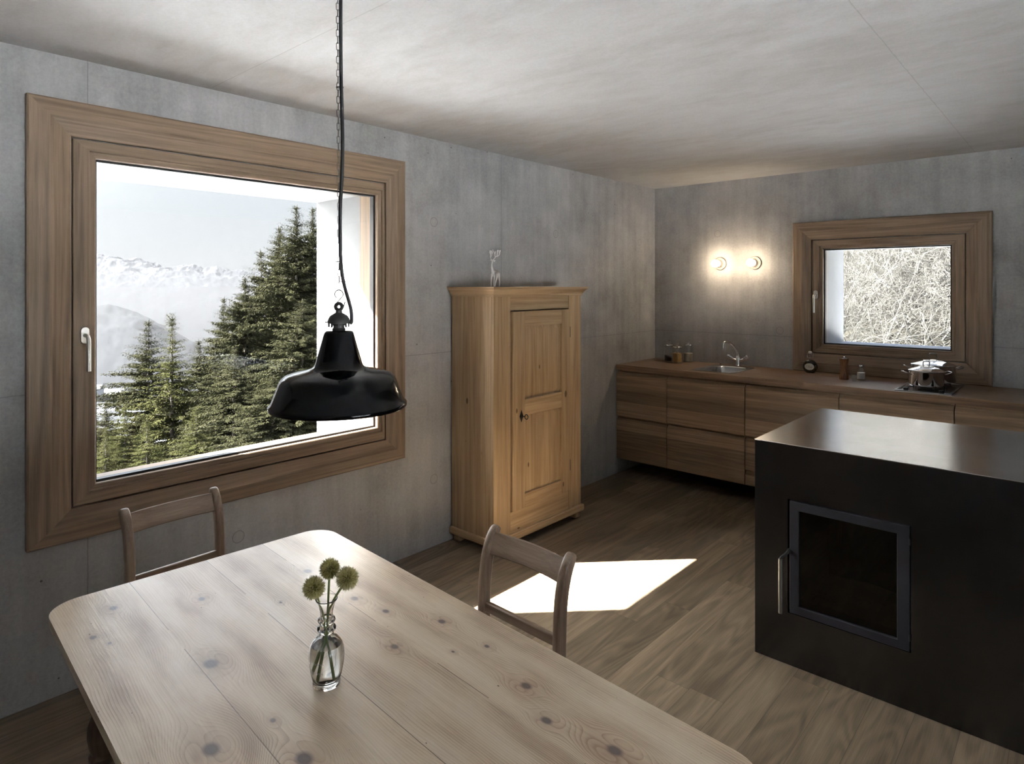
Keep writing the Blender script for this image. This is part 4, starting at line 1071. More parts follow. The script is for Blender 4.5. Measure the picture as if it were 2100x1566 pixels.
def pot(name, label, c, r, h, angles, loop_h, hw_, tilt=0.0, hot=0.0):
    z0 = ZT1 + 0.027
    t = thing(name, label, 'pot', (c[0], c[1], z0), 'stainless steel pots on the hob')
    pr = [(0.0005, 0.0), (r * 0.93, 0.0), (r * 0.97, 0.004), (r, 0.010), (r, h - 0.004), (r + 0.003, h), (r + 0.001, h + 0.001), (r - 0.002, h - 0.002), (r - 0.003, 0.006), (0.0005, 0.004)]
    obj('pot_body', MB().lathe(pr, (c[0], c[1], z0), 56), m_steel, t, sharp=40, weld=True)
    lp = [(r + 0.0025, h + 0.001), (r + 0.004, h + 0.003), (r + 0.002, h + 0.006), (r * 0.75, h + 0.017), (r * 0.45, h + 0.027), (r * 0.40, h + 0.031), (0.0005, h + 0.036)]
    lid = obj('lid', MB().lathe(lp[:2] + dens(lp[2:], 5), (c[0], c[1], z0), 72), m_steel, t, sharp=60)
    zt = z0 + h + 0.028; d = Vector((math.cos(angles[1]), math.sin(angles[1]), 0))
    o_ = Vector((c[0], c[1], zt))
    obj('lid_handle', MB().tube(smooth_pts([o_ - d * hw_ + Vector((0, 0, 0.0)), o_ - d * hw_ * 1.05 + Vector((0, 0, loop_h * 0.7)), o_ - d * hw_ * 0.8 + Vector((0, 0, loop_h)), o_ + d * hw_ * 0.8 + Vector((0, 0, loop_h)), o_ + d * hw_ * 1.05 + Vector((0, 0, loop_h * 0.7)), o_ + d * hw_], 4), 0.0032, 10), m_steel, lid)
    for s in (0, PI):
        a = angles[0] + s; n_ = Vector((math.cos(a), math.sin(a), 0)); tt = Vector((-n_.y, n_.x, 0)); o2 = Vector((c[0], c[1], z0 + h * 0.80))
        P = [o2 + n_ * (r - 0.001) + tt * 0.032, o2 + n_ * (r + 0.020) + tt * 0.032 + Vector((0, 0, 0.006)), o2 + n_ * (r + 0.042) + tt * 0.022 + Vector((0, 0, 0.014)), o2 + n_ * (r + 0.042) - tt * 0.022 + Vector((0, 0, 0.014)), o2 + n_ * (r + 0.020) - tt * 0.032 + Vector((0, 0, 0.006)), o2 + n_ * (r - 0.001) - tt * 0.032]
        obj('side_handle', MB().tube(smooth_pts(P, 4), 0.0032, 10), m_steel, t)
    return t


pot('cooking_pot', 'smaller shiny steel pot with domed lid, front of the two on the hob', P1, 0.094, 0.092, (3.75, 0.7), 0.030, 0.018)
pot('cooking_pot', 'larger shiny steel pot with tall lid handle, behind the smaller pot', P2, 0.124, 0.108, (3.55, 0.75), 0.046, 0.024)

# storage jars in the corner
m_lentil = flat('dark_lentils', (0.03, 0.022, 0.028), 0.8, noise=0.4)
m_pasta = flat('dry_pasta', (0.50, 0.30, 0.09), 0.6, noise=0.3)
m_rice = flat('rice', (0.48, 0.41, 0.30), 0.8, noise=0.1)
rj = random.Random(3)
for i, (jx, jy, r, hh, fill, fm, fk, lab) in enumerate((
        (0.215, -0.135, 0.043, 0.135, 0.040, m_lentil, 'lentils', 'glass jar low filled with dark lentils, nearest the room corner'),
        (0.325, -0.205, 0.046, 0.130, 0.085, m_pasta, 'pasta', 'glass jar filled with yellow pasta, front of the three'),
        (0.360, -0.070, 0.040, 0.140, 0.075, m_rice, 'rice', 'glass jar filled with pale grain, nearest the sink'))):
    t = thing('storage_jar', lab, 'jar', (jx, jy, ZT1), 'glass storage jars in the worktop corner')
    out_ = [(0.0005, 0.0), (r - 0.003, 0.0), (r, 0.004), (r, hh * 0.86), (r * 0.93, hh * 0.95), (r * 0.86, hh)]
    inn_ = [(r * 0.86 - 0.003, hh), (r * 0.92 - 0.003, hh * 0.95), (r - 0.003, hh * 0.85), (r - 0.003, 0.006), (0.0005, 0.004)]
    obj('jar_body', MB().lathe(out_ + inn_, (jx, jy, ZT1 + 0.0003), 36), m_thin, t, weld=True, sharp=60)
    lidp = [(0.0005, hh + 0.001), (r * 0.92, hh + 0.001), (r * 0.98, hh + 0.004), (r * 0.92, hh + 0.008), (r * 0.35, hh + 0.012), (0.010, hh + 0.016), (0.008, hh + 0.022), (0.013, hh + 0.030), (0.012, hh + 0.038), (0.007, hh + 0.046), (0.0005, hh + 0.048)]
    obj('lid', MB().lathe(lidp, (jx, jy, ZT1), 32), m_glass, t, weld=True, sharp=60)
    obj('seal_ring', MB().lathe([(r * 0.85, hh - 0.004), (r * 0.88, hh - 0.004), (r * 0.88, hh + 0.0008), (r * 0.85, hh + 0.0008)], (jx, jy, ZT1), 32), m_rubber, t)
    ft = MB()
    if fk == 'pasta':
        for _ in range(170):
            rad_ = (r - 0.010) * math.sqrt(rj.random()); a = rj.random() * 2 * PI; z = rj.uniform(0.008, fill)
            d = Vector((rj.uniform(-1, 1), rj.uniform(-1, 1), rj.uniform(-1, 1))).normalized() * 0.0055
            c_ = Vector((jx + rad_ * math.cos(a), jy + rad_ * math.sin(a), ZT1 + z))
            ft.tube([c_ - d, c_ + Vector((0.001, 0.001, 0.002)), c_ + d], 0.0028, 6)
        ft.lathe([(0.0005, 0.006), (r - 0.010, 0.006), (r - 0.010, fill - 0.006), (0.0005, fill - 0.006)], (jx, jy, ZT1), 24)
        o_ = obj('pasta_filling', ft, fm, t)
        o_['kind'] = 'stuff'
    else:
        pr = [(0.0005, 0.005), (r - 0.005, 0.0065), (r - 0.0038, 0.008), (r - 0.0038, fill), (0.0005, fill)]
        ft.lathe(pr, (jx, jy, ZT1), 36)
        if fk == 'lentils':
            ft.v = [(v[0], v[1], v[2] + (0.35 * ((jx - v[0]) - (v[1] - jy) * 0.4) if v[2] > ZT1 + 0.02 else 0)) for v in ft.v]
        obj(fk + '_filling', ft, fm, t, weld=True, sharp=40)

# oil bottle
OX, OY = 1.357, -0.100
ob = thing('oil_bottle', 'round flat bottle of dark oil with oval white label and swing top', 'bottle', (OX, OY, ZT1))
def disc_bottle(r, th, zc, cx, cy, zt, neck):
    mb = MB(); prof_ = []
    vs = []; N_ = 40; Kr = 10
    for i in range(Kr + 1):
        a = PI * i / Kr
        yy_ = -th * math.cos(a); rr_ = r * (0.80 + 0.20 * math.sin(a)) if 0 < i < Kr else 0.001
        if i in (1, Kr - 1): rr_ = r * 0.80; yy_ = -th * 0.98 if i == 1 else th * 0.98
        for k in range(N_):
            b = 2 * PI * k / N_; z = max(rr_ * math.sin(b), -r * 0.86)
            vs.append((cx + rr_ * math.cos(b), cy + yy_, zc + z))
    fs = [(i * N_ + k, i * N_ + (k + 1) % N_, (i + 1) * N_ + (k + 1) % N_, (i + 1) * N_ + k) for i in range(Kr) for k in range(N_)]
    mb.add(vs, fs, 0, True); return mb
bb = disc_bottle(0.052, 0.020, ZT1 + 0.046, OX, OY, 0, 0)
obj('bottle_body', bb, flat('dark_oil_glass', (0.018, 0.020, 0.006), 0.06, spec=0.8, coat=0.5), ob, sharp=80)
obj('bottle_neck', MB().lathe([(0.022, 0.088), (0.014, 0.098), (0.0105, 0.108), (0.0105, 0.132), (0.0135, 0.134), (0.0135, 0.140), (0.010, 0.142)], (OX, OY, ZT1), 24), m_thin, ob)
obj('stopper', MB().lathe([(0.0095, 0.140), (0.0125, 0.144), (0.0125, 0.156), (0.009, 0.160), (0.0005, 0.161)], (OX, OY, ZT1), 20), m_white, ob)
wr = MB()
for s in (-1, 1):
    wr.tube(smooth_pts([(OX + s * 0.0135, OY, ZT1 + 0.150), (OX + s * 0.020, OY, ZT1 + 0.142), (OX + s * 0.021, OY, ZT1 + 0.122), (OX + s * 0.015, OY, ZT1 + 0.108), (OX + s * 0.0105, OY, ZT1 + 0.112)], 4), 0.0012, 6)
wr.tube([(OX + 0.0125 * math.cos(a), OY + 0.0125 * math.sin(a), ZT1 + 0.112) for a in [2 * PI * k / 20 for k in range(20)]], 0.0012, 6, closed=True)
obj('wire_bail', wr, m_steel, ob)
lb = MB(); N_ = 32
pl = [(OX + 0.034 * math.cos(2 * PI * k / N_), ZT1 + 0.047 + 0.025 * math.sin(2 * PI * k / N_)) for k in range(N_)]
lb.add([(p[0], OY - 0.0205, p[1]) for p in pl] + [(p[0], OY - 0.0195, p[1]) for p in pl], [tuple(range(N_))] + [(i, (i + 1) % N_, N_ + (i + 1) % N_, N_ + i) for i in range(N_)])
lab_o = obj('label', lb, m_label, ob, sm=False)
def script_stroke(P, par, name, x, y, z, s, mat, r=0.0006):
    mb = MB()
    for st_ in P: mb.tube(smooth_pts([(x + p[0] * s, y, z + p[1] * s) for p in st_], 4), r, 5)
    return obj(name, mb, mat, par)
# handwritten "Olive"
OL = [[(0.3, 0.9), (0.0, 0.6), (0.0, 0.2), (0.3, 0), (0.6, 0.2), (0.6, 0.7), (0.3, 0.9), (0.45, 0.75)],
      [(0.85, 0.1), (1.15, 0.8), (1.05, 1.0), (0.95, 0.6), (1.0, 0.05), (1.2, 0.15)], [(1.3, 0.5), (1.28, 0.1), (1.45, 0.1)], [(1.32, 0.68), (1.34, 0.72)],
      [(1.5, 0.5), (1.62, 0.0), (1.85, 0.5)], [(1.9, 0.25), (2.15, 0.35), (2.1, 0.52), (1.92, 0.4), (1.98, 0.05), (2.3, 0.12)]]
script_stroke(OL, lab_o, 'lettering', OX - 0.021, OY - 0.0207, ZT1 + 0.039, 0.018, m_ink)

# pepper mill
MX, MY = 1.638, -0.290
pm = thing('pepper_mill', 'slender waisted wooden pepper mill with steel cap on the worktop', 'pepper mill', (MX, MY, ZT1))
obj('mill_body', MB().lathe([(0.0005, 0), (0.029, 0), (0.030, 0.004), (0.029, 0.02), (0.022, 0.05), (0.020, 0.075), (0.022, 0.10), (0.027, 0.13), (0.029, 0.142)], (MX, MY, ZT1), 32, cap1=True), wood('mill_wood', (0.33, 0.16, 0.07), (0.12, 0.05, 0.02), 'z', rough=0.22, spec=0.5), pm)
obj('mill_cap', MB().lathe([(0.029, 0.1425), (0.030, 0.1445), (0.029, 0.1475), (0.0005, 0.149)], (MX, MY, ZT1), 28), m_steel, pm)
obj('mill_nut', MB().lathe([(0.004, 0.148), (0.007, 0.150), (0.007, 0.156), (0.0005, 0.158)], (MX, MY, ZT1), 16), m_steel, pm)
# salt jar
JX, JY = 1.732, -0.235
sj = thing('salt_jar', 'small glass jar half filled with white salt beside the pepper mill', 'jar', (JX, JY, ZT1))
obj('jar_body', MB().lathe([(0.0005, 0), (0.025, 0), (0.027, 0.003), (0.027, 0.055), (0.025, 0.065), (0.018, 0.076), (0.016, 0.082), (0.016, 0.092), (0.0145, 0.092), (0.0145, 0.080), (0.0165, 0.074), (0.0235, 0.064), (0.0255, 0.055), (0.0255, 0.005), (0.0005, 0.004)], (JX, JY, ZT1 + 0.0003), 32), m_thin, sj, weld=True, sharp=60)
obj('salt_filling', MB().lathe([(0.0005, 0.005), (0.0245, 0.0055), (0.0247, 0.048), (0.0005, 0.050)], (JX, JY, ZT1), 32), flat('salt', (0.75, 0.74, 0.72), 0.9), sj, sharp=40)
obj('jar_lid', MB().lathe([(0.0175, 0.088), (0.018, 0.1), (0.017, 0.104), (0.0005, 0.105)], (JX, JY, ZT1), 28), m_steel, sj)
# tumbler
GX, GY = 1.716, -0.348
tag(obj('shot_glass', MB().lathe([(0.0005, 0), (0.0145, 0), (0.0150, 0.002), (0.0155, 0.020), (0.0172, 0.022), (0.0160, 0.024), (0.0172, 0.032), (0.0182, 0.034), (0.0172, 0.036), (0.0182, 0.050), (0.0168, 0.050), (0.0145, 0.014), (0.0135, 0.009), (0.0005, 0.008)], (GX, GY, ZT1 + 0.0005), 32), m_thin, weld=True, sharp=70), 'tiny ribbed clear glass in front of the salt jar', 'glass')

# ------------------------------------------------------------------ wall lights
m_bulb = flat('glowing_bulb', (1, 0.95, 0.85), 0.3, emit=(1.0, 0.80, 0.56), es=21.0)
m_porc = flat('porcelain_base', (0.50, 0.46, 0.42), 0.35)
for i, (lx, lab) in enumerate(((0.614, 'lit bare bulb on round wall holder, nearer the room corner'), (0.906, 'lit bare bulb on round wall holder, nearer the small window'))):
    z = 1.737
    t = thing('wall_light', lab, 'wall light', (lx, 0, z), 'pair of bare bulb wall lights')
    Mx = Matrix.Translation((lx, 0, z)) @ Matrix.Rotation(PI / 2, 4, 'X')      # +z of the profile points into the room
    b_ = MB().lathe([(0.0505, 0.001), (0.052, 0.005), (0.050, 0.014), (0.038, 0.020), (0.031, 0.024), (0.029, 0.050), (0.026, 0.056), (0.0005, 0.057)], (0, 0, 0), 40).xf(Mx)
    obj('lamp_holder', b_, m_porc, t)
    g_ = MB().lathe([(0.013, 0.057), (0.0145, 0.066), (0.022, 0.076), (0.0285, 0.090), (0.0300, 0.102), (0.0275, 0.116), (0.020, 0.127), (0.010, 0.1325), (0.0005, 0.134)], (0, 0, 0), 32).xf(Mx)
    obj('light_bulb', g_, m_bulb, t, sharp=80)

# ------------------------------------------------------------------ steel stove block
IX0, IX1, IY0, IY1, IZ = 1.848, 3.45, -2.437, -1.520, 0.900
st = thing('stove', 'large black steel wood stove block with glass fire door', 'stove', (2.6, -1.98, 0))
mb = MB(); RX0, RX1, RZ0, RZ1 = 1.982, 2.417, 0.215, 0.679
slab = []
us = [IX0, RX0, RX1, IX1]; zs = [0.002, RZ0, RZ1, IZ]
for i in range(3):
    for j in range(3):
        if i == 1 and j == 1: continue
        mb.add([(us[i], IY0, zs[j]), (us[i + 1], IY0, zs[j]), (us[i + 1], IY0, zs[j + 1]), (us[i], IY0, zs[j + 1])], [(0, 1, 2, 3)])
mb.add([(IX0, IY1, 0.002), (IX1, IY1, 0.002), (IX1, IY1, IZ), (IX0, IY1, IZ)], [(0, 1, 2, 3)])
for xx in (IX0, IX1): mb.add([(xx, IY0, 0.002), (xx, IY1, 0.002), (xx, IY1, IZ), (xx, IY0, IZ)], [(0, 1, 2, 3)])
mb.add([(IX0, IY0, 0.002), (IX1, IY0, 0.002), (IX1, IY1, 0.002), (IX0, IY1, 0.002)], [(0, 1, 2, 3)])
for k, (a, b_) in enumerate((((RX0, RZ0), (RX1, RZ0)), ((RX1, RZ0), (RX1, RZ1)), ((RX1, RZ1), (RX0, RZ1)), ((RX0, RZ1), (RX0, RZ0)))):
    mb.add([(a[0], IY0, a[1]), (b_[0], IY0, b_[1]), (b_[0], IY0 + 0.03, b_[1]), (a[0], IY0 + 0.03, a[1])], [(0, 1, 2, 3)])
obj('stove_body', mb, m_bsteel_black, st, sm=False)
obj('top_plate', MB().box(IX0 - 0.0015, IX1, IY0 - 0.0015, IY1, IZ, IZ + 0.004), m_top, st, bevel=0.0012, sm=False)
fb = MB(); FY = IY0 + 0.42
fb.add([(RX0, IY0 + 0.03, RZ0), (RX1, IY0 + 0.03, RZ0), (RX1 - 0.04, FY, RZ0), (RX0 + 0.04, FY, RZ0)], [(0, 1, 2, 3)])
fb.add([(RX0, IY0 + 0.03, RZ1), (RX1, IY0 + 0.03, RZ1), (RX1 - 0.04, FY, RZ1), (RX0 + 0.04, FY, RZ1)], [(0, 1, 2, 3)])
fb.add([(RX0, IY0 + 0.03, RZ0), (RX0, IY0 + 0.03, RZ1), (RX0 + 0.04, FY, RZ1), (RX0 + 0.04, FY, RZ0)], [(0, 1, 2, 3)])
fb.add([(RX1, IY0 + 0.03, RZ0), (RX1, IY0 + 0.03, RZ1), (RX1 - 0.04, FY, RZ1), (RX1 - 0.04, FY, RZ0)], [(0, 1, 2, 3)])
fb.add([(RX0 + 0.04, FY, RZ0), (RX1 - 0.04, FY, RZ0), (RX1 - 0.04, FY, RZ1), (RX0 + 0.04, FY, RZ1)], [(0, 1, 2, 3)])
obj('firebox', fb, m_soot, st, sm=False)
ra = random.Random(8); ash = MB(); nx, ny = 30, 26; vs = []
for j in range(ny):
    for i in range(nx):
        fx, fy = i / (nx - 1), j / (ny - 1)
        hgt = 0.018 + 0.055 * math.exp(-((fx - .5) ** 2 / .08 + (fy - .55) ** 2 / .10)) + ra.uniform(0, 0.010)
        vs.append((RX0 + 0.03 + fx * (RX1 - RX0 - 0.06), IY0 + 0.05 + fy * 0.33, RZ0 + 0.02 + hgt))
ash.add(vs, [(j * nx + i, j * nx + i + 1, (j + 1) * nx + i + 1, (j + 1) * nx + i) for j in range(ny - 1) for i in range(nx - 1)])
for _ in range(26):
    fx, fy = ra.uniform(.1, .9), ra.uniform(.05, .8); c_ = Vector((RX0 + 0.03 + fx * (RX1 - RX0 - 0.06), IY0 + 0.05 + fy * 0.33, RZ0 + 0.055 + 0.03 * math.exp(-((fx - .5) ** 2 / .08))))
    d = Vector((ra.uniform(-1, 1), ra.uniform(-1, 1), ra.uniform(-.3, .3))).normalized() * ra.uniform(0.008, 0.03)
    ash.tube([c_ - d, c_ + d], ra.uniform(0.003, 0.009), 5)
obj('ash_bed', ash, m_ash, st)['kind'] = 'stuff'
dm = MB(); mapI = lambda u, w, z: (u, IY0 - w, z)
fo = (RX0 + 0.009, RX1 - 0.004, RZ0 + 0.004, RZ1 - 0.004); fg = (2.026, 2.373, 0.252, 0.640)
loops(dm, [(fo, -0.02), (fo, 0.004), (grow(fo, -0.002), 0.006), (grow(fg, 0.002), 0.006), (fg, 0.004), (fg, -0.02), (fo, -0.02)], mapI, 0, 0)
sd = obj('stove_door', dm, m_doorframe, st, sm=False)
g = fg
obj('door_glass', MB().box(g[0], g[1], IY0 + 0.006, IY0 + 0.010, g[2], g[3]), m_fireglass, sd, sm=False)
hd_ = MB().tube([(1.990, IY0 + 0.005, 0.470), (1.990, IY0 - 0.018, 0.470)], 0.009, 12)
hd_.tube(smooth_pts([(1.992, IY0 - 0.014, 0.474), (1.984, IY0 - 0.030, 0.462), (1.972, IY0 - 0.044, 0.450), (1.970, IY0 - 0.046, 0.435)], 4), 0.006, 10)
obj('latch', hd_, m_iron, sd)
obj('door_handle', MB().tube([(1.9695, IY0 - 0.046, 0.445), (1.9695, IY0 - 0.046, 0.225)], 0.0085, 16), flat('handle_steel', (0.30, 0.29, 0.27), 0.36, metal=1.0), sd)
hs = MB()
for z_ in (0.62, 0.27): obj('hinge_pin', MB().tube([(RX1 - 0.003, IY0 - 0.006, z_ - 0.012), (RX1 - 0.003, IY0 - 0.006, z_ + 0.012)], 0.003, 8), m_iron, sd)

# ==================================================================  outside
def vnoise(seed):
    rs = np.random.RandomState(seed); T = rs.rand(256, 256)
    def f(x, y):
        xi = np.floor(x).astype(int); yi = np.floor(y).astype(int); fx = x - xi; fy = y - yi
        fx = fx * fx * (3 - 2 * fx); fy = fy * fy * (3 - 2 * fy)
        a = T[xi % 256, yi % 256]; b = T[(xi + 1) % 256, yi % 256]; c = T[xi % 256, (yi + 1) % 256]; d = T[(xi + 1) % 256, (yi + 1) % 256]
        return (a * (1 - fx) + b * fx) * (1 - fy) + (c * (1 - fx) + d * fx) * fy
    return f
vn = vnoise(4)
def fbm(x, y, o=5):
    s = 0; a = 1; t_ = 0
    for k in range(o):
        s = s + a * vn(x * 2 ** k + 13.7 * k, y * 2 ** k + 5.1 * k); t_ += a; a *= 0.5
    return s / t_


def grid_obj(name, X, Y, Z, mat):
    ny, nx = X.shape
    me = bpy.data.meshes.new(name)
    v = np.stack([X, Y, Z], -1).reshape(-1, 3)
    idx = np.arange(nx * ny).reshape(ny, nx)
    f = np.stack([idx[:-1, :-1], idx[:-1, 1:], idx[1:, 1:], idx[1:, :-1]], -1).reshape(-1, 4)
    me.from_pydata(v.tolist(), [], f.tolist()); me.materials.append(mat)
    me.polygons.foreach_set('use_smooth', [True] * len(me.polygons)); me.update()
    o = bpy.data.objects.new(name, me); COL.objects.link(o); return o


def gh(x, y):      # height of the slope the house stands on
    x = np.asarray(x, float); y = np.asarray(y, float)
    xx = np.minimum(x + 0.6, 0)
    z = -0.9 + 0.25 * np.maximum(xx, -34) + 0.42 * np.minimum(xx + 34, 0)
    up_ = np.maximum(y - 2.0, 0)
    z = z + up_ * (0.12 + 0.22 / (1 + np.exp(-(x + 4) / 3)))
    z = z - 0.02 * np.maximum(-7.6 - y, 0)
    return z + 0.25 * (fbm(x * 0.3, y * 0.3, 3) - 0.5)


def ground_mat():
    m, t, b, out = newmat('snowy_slope')
    tcn = node(t, 'ShaderNodeTexCoord'); P = tcn.outputs['Object']
    n1 = node(t, 'ShaderNodeTexNoise', {'Vector': P, 'Scale': 0.35, 'Detail': 8.0, 'Roughness': 0.65})
    n2 = node(t, 'ShaderNodeTexNoise', {'Vector': P, 'Scale': 6.0, 'Detail': 5.0, 'Roughness': 0.7})
    sp = node(t, 'ShaderNodeSeparateXYZ', {0: P})
    # bare forest floor among the trees and on the bank behind the house, snow around the house
    bank = node(t, 'ShaderNodeMapRange', {0: sp.outputs[1], 1: 4.6, 2: 6.6, 3: 0.0, 4: 1.0})
    far = node(t, 'ShaderNodeMapRange', {0: sp.outputs[0], 1: -14.0, 2: -20.0, 3: 0.0, 4: 0.75})
    strip = M(t, 'MULTIPLY', M(t, 'GREATER_THAN', sp.outputs[0], -4.6), M(t, 'LESS_THAN', sp.outputs[0], 0.5))      # unseen snow-free strip, added to weaken the bounce onto the ceiling
    k = M(t, 'MAXIMUM', M(t, 'MAXIMUM', bank.outputs[0], far.outputs[0]), M(t, 'MULTIPLY', strip, 0.9))
    k = M(t, 'ADD', M(t, 'MULTIPLY', k, 1.0), M(t, 'MULTIPLY_ADD', n1.outputs[0], 0.7, -0.35), clamp=True)
    bare = ramp(t, n2.outputs[0], [(0.3, (0.006, 0.0052, 0.0038)), (0.7, (0.016, 0.014, 0.0095))])
    c = mixc(t, node(t, 'ShaderNodeMapRange', {0: k, 1: 0.35, 2: 0.5, 3: 0.0, 4: 1.0}).outputs[0], (0.66, 0.675, 0.70), bare)
    t.links.new(c, b.inputs['Base Color']); b.inputs['Roughness'].default_value = 0.8; b.inputs['Specular IOR Level'].default_value = 0.2
    return m


gx, gy = np.meshgrid(np.linspace(-75, 30, 150), np.linspace(-45, 60, 150))
gz = gh(gx, gy)
inhouse = (gx > -1.2) & (gx < XR + 1.2) & (gy > YF - 1.2) & (gy < 1.2)
gz = np.where(inhouse, -0.95, gz)
tag(grid_obj('snowy_slope', gx, gy, gz, ground_mat()), kind='structure')


# ---- conifers
def pack_mesh(name, V, F, mats, midx=None, smooth=False):
    me = bpy.data.meshes.new(name)
    n = F.shape[1]
    me.vertices.add(len(V)); me.vertices.foreach_set('co', V.astype(np.float32).ravel())
    me.loops.add(F.size); me.loops.foreach_set('vertex_index', F.astype(np.int32).ravel())
    me.polygons.add(len(F)); me.polygons.foreach_set('loop_start', np.arange(0, F.size, n, dtype=np.int32))
    for m in mats: me.materials.append(m)
    if midx is not None: me.polygons.foreach_set('material_index', midx.astype(np.int32))
    me.polygons.foreach_set('use_smooth', np.full(len(F), smooth))
    me.update(calc_edges=True); return me


def spindles(A, D, L, Wd, rs):
    """tapered three-sided needles sprays: base A, unit direction D, length L, width Wd"""
    n = len(A)
    r = rs.randn(n, 3); t1 = np.cross(D, r); t1 /= np.linalg.norm(t1, axis=1)[:, None] + 1e-9; t2 = np.cross(D, t1)
    mid = A + D * (L * 0.4)[:, None]; tip = A + D * L[:, None]
    V = np.zeros((n, 5, 3)); V[:, 0] = A; V[:, 4] = tip
    for k in range(3):
        a = 2 * PI * k / 3
        V[:, 1 + k] = mid + (t1 * math.cos(a) + t2 * math.sin(a)) * Wd[:, None]
    base = np.arange(n) * 5
    F = []
    for k in range(3):
        k2 = (k + 1) % 3
        F.append(np.stack([base, base + 1 + k, base + 1 + k2], 1)); F.append(np.stack([base + 4, base + 1 + k2, base + 1 + k], 1))
    return V.reshape(-1, 3), np.concatenate(F)


def foliage_mat(name, c0, c1, c2):
    m, t, b, out = newmat(name)
    tcn = node(t, 'ShaderNodeTexCoord')
    n1 = node(t, 'ShaderNodeTexNoise', {'Vector': tcn.outputs['Object'], 'Scale': 0.9, 'Detail': 3.0})
    n2 = node(t, 'ShaderNodeTexNoise', {'Vector': tcn.outputs['Object'], 'Scale': 9.0, 'Detail': 3.0})
    g = M(t, 'ADD', M(t, 'MULTIPLY', n1.outputs[0], 0.5), M(t, 'MULTIPLY', n2.outputs[0], 0.5))
    c = ramp(t, g, [(0.36, c0), (0.5, c1), (0.66, c2)])
    t.links.new(c, b.inputs['Base Color']); b.inputs['Roughness'].default_value = 0.9; b.inputs['Specular IOR Level'].default_value = 0.0
    return m


m_fol = foliage_mat('spruce_needles', (0.0070, 0.0070, 0.0036), (0.0132, 0.0132, 0.0069), (0.0240, 0.0230, 0.0138))
m_fol2 = foliage_mat('young_spruce_needles', (0.009, 0.0098, 0.0035), (0.018, 0.0184, 0.0074), (0.030, 0.0288, 0.0132))
m_bark = flat('spruce_bark', (0.044, 0.035, 0.029), 0.9, noise=0.3)


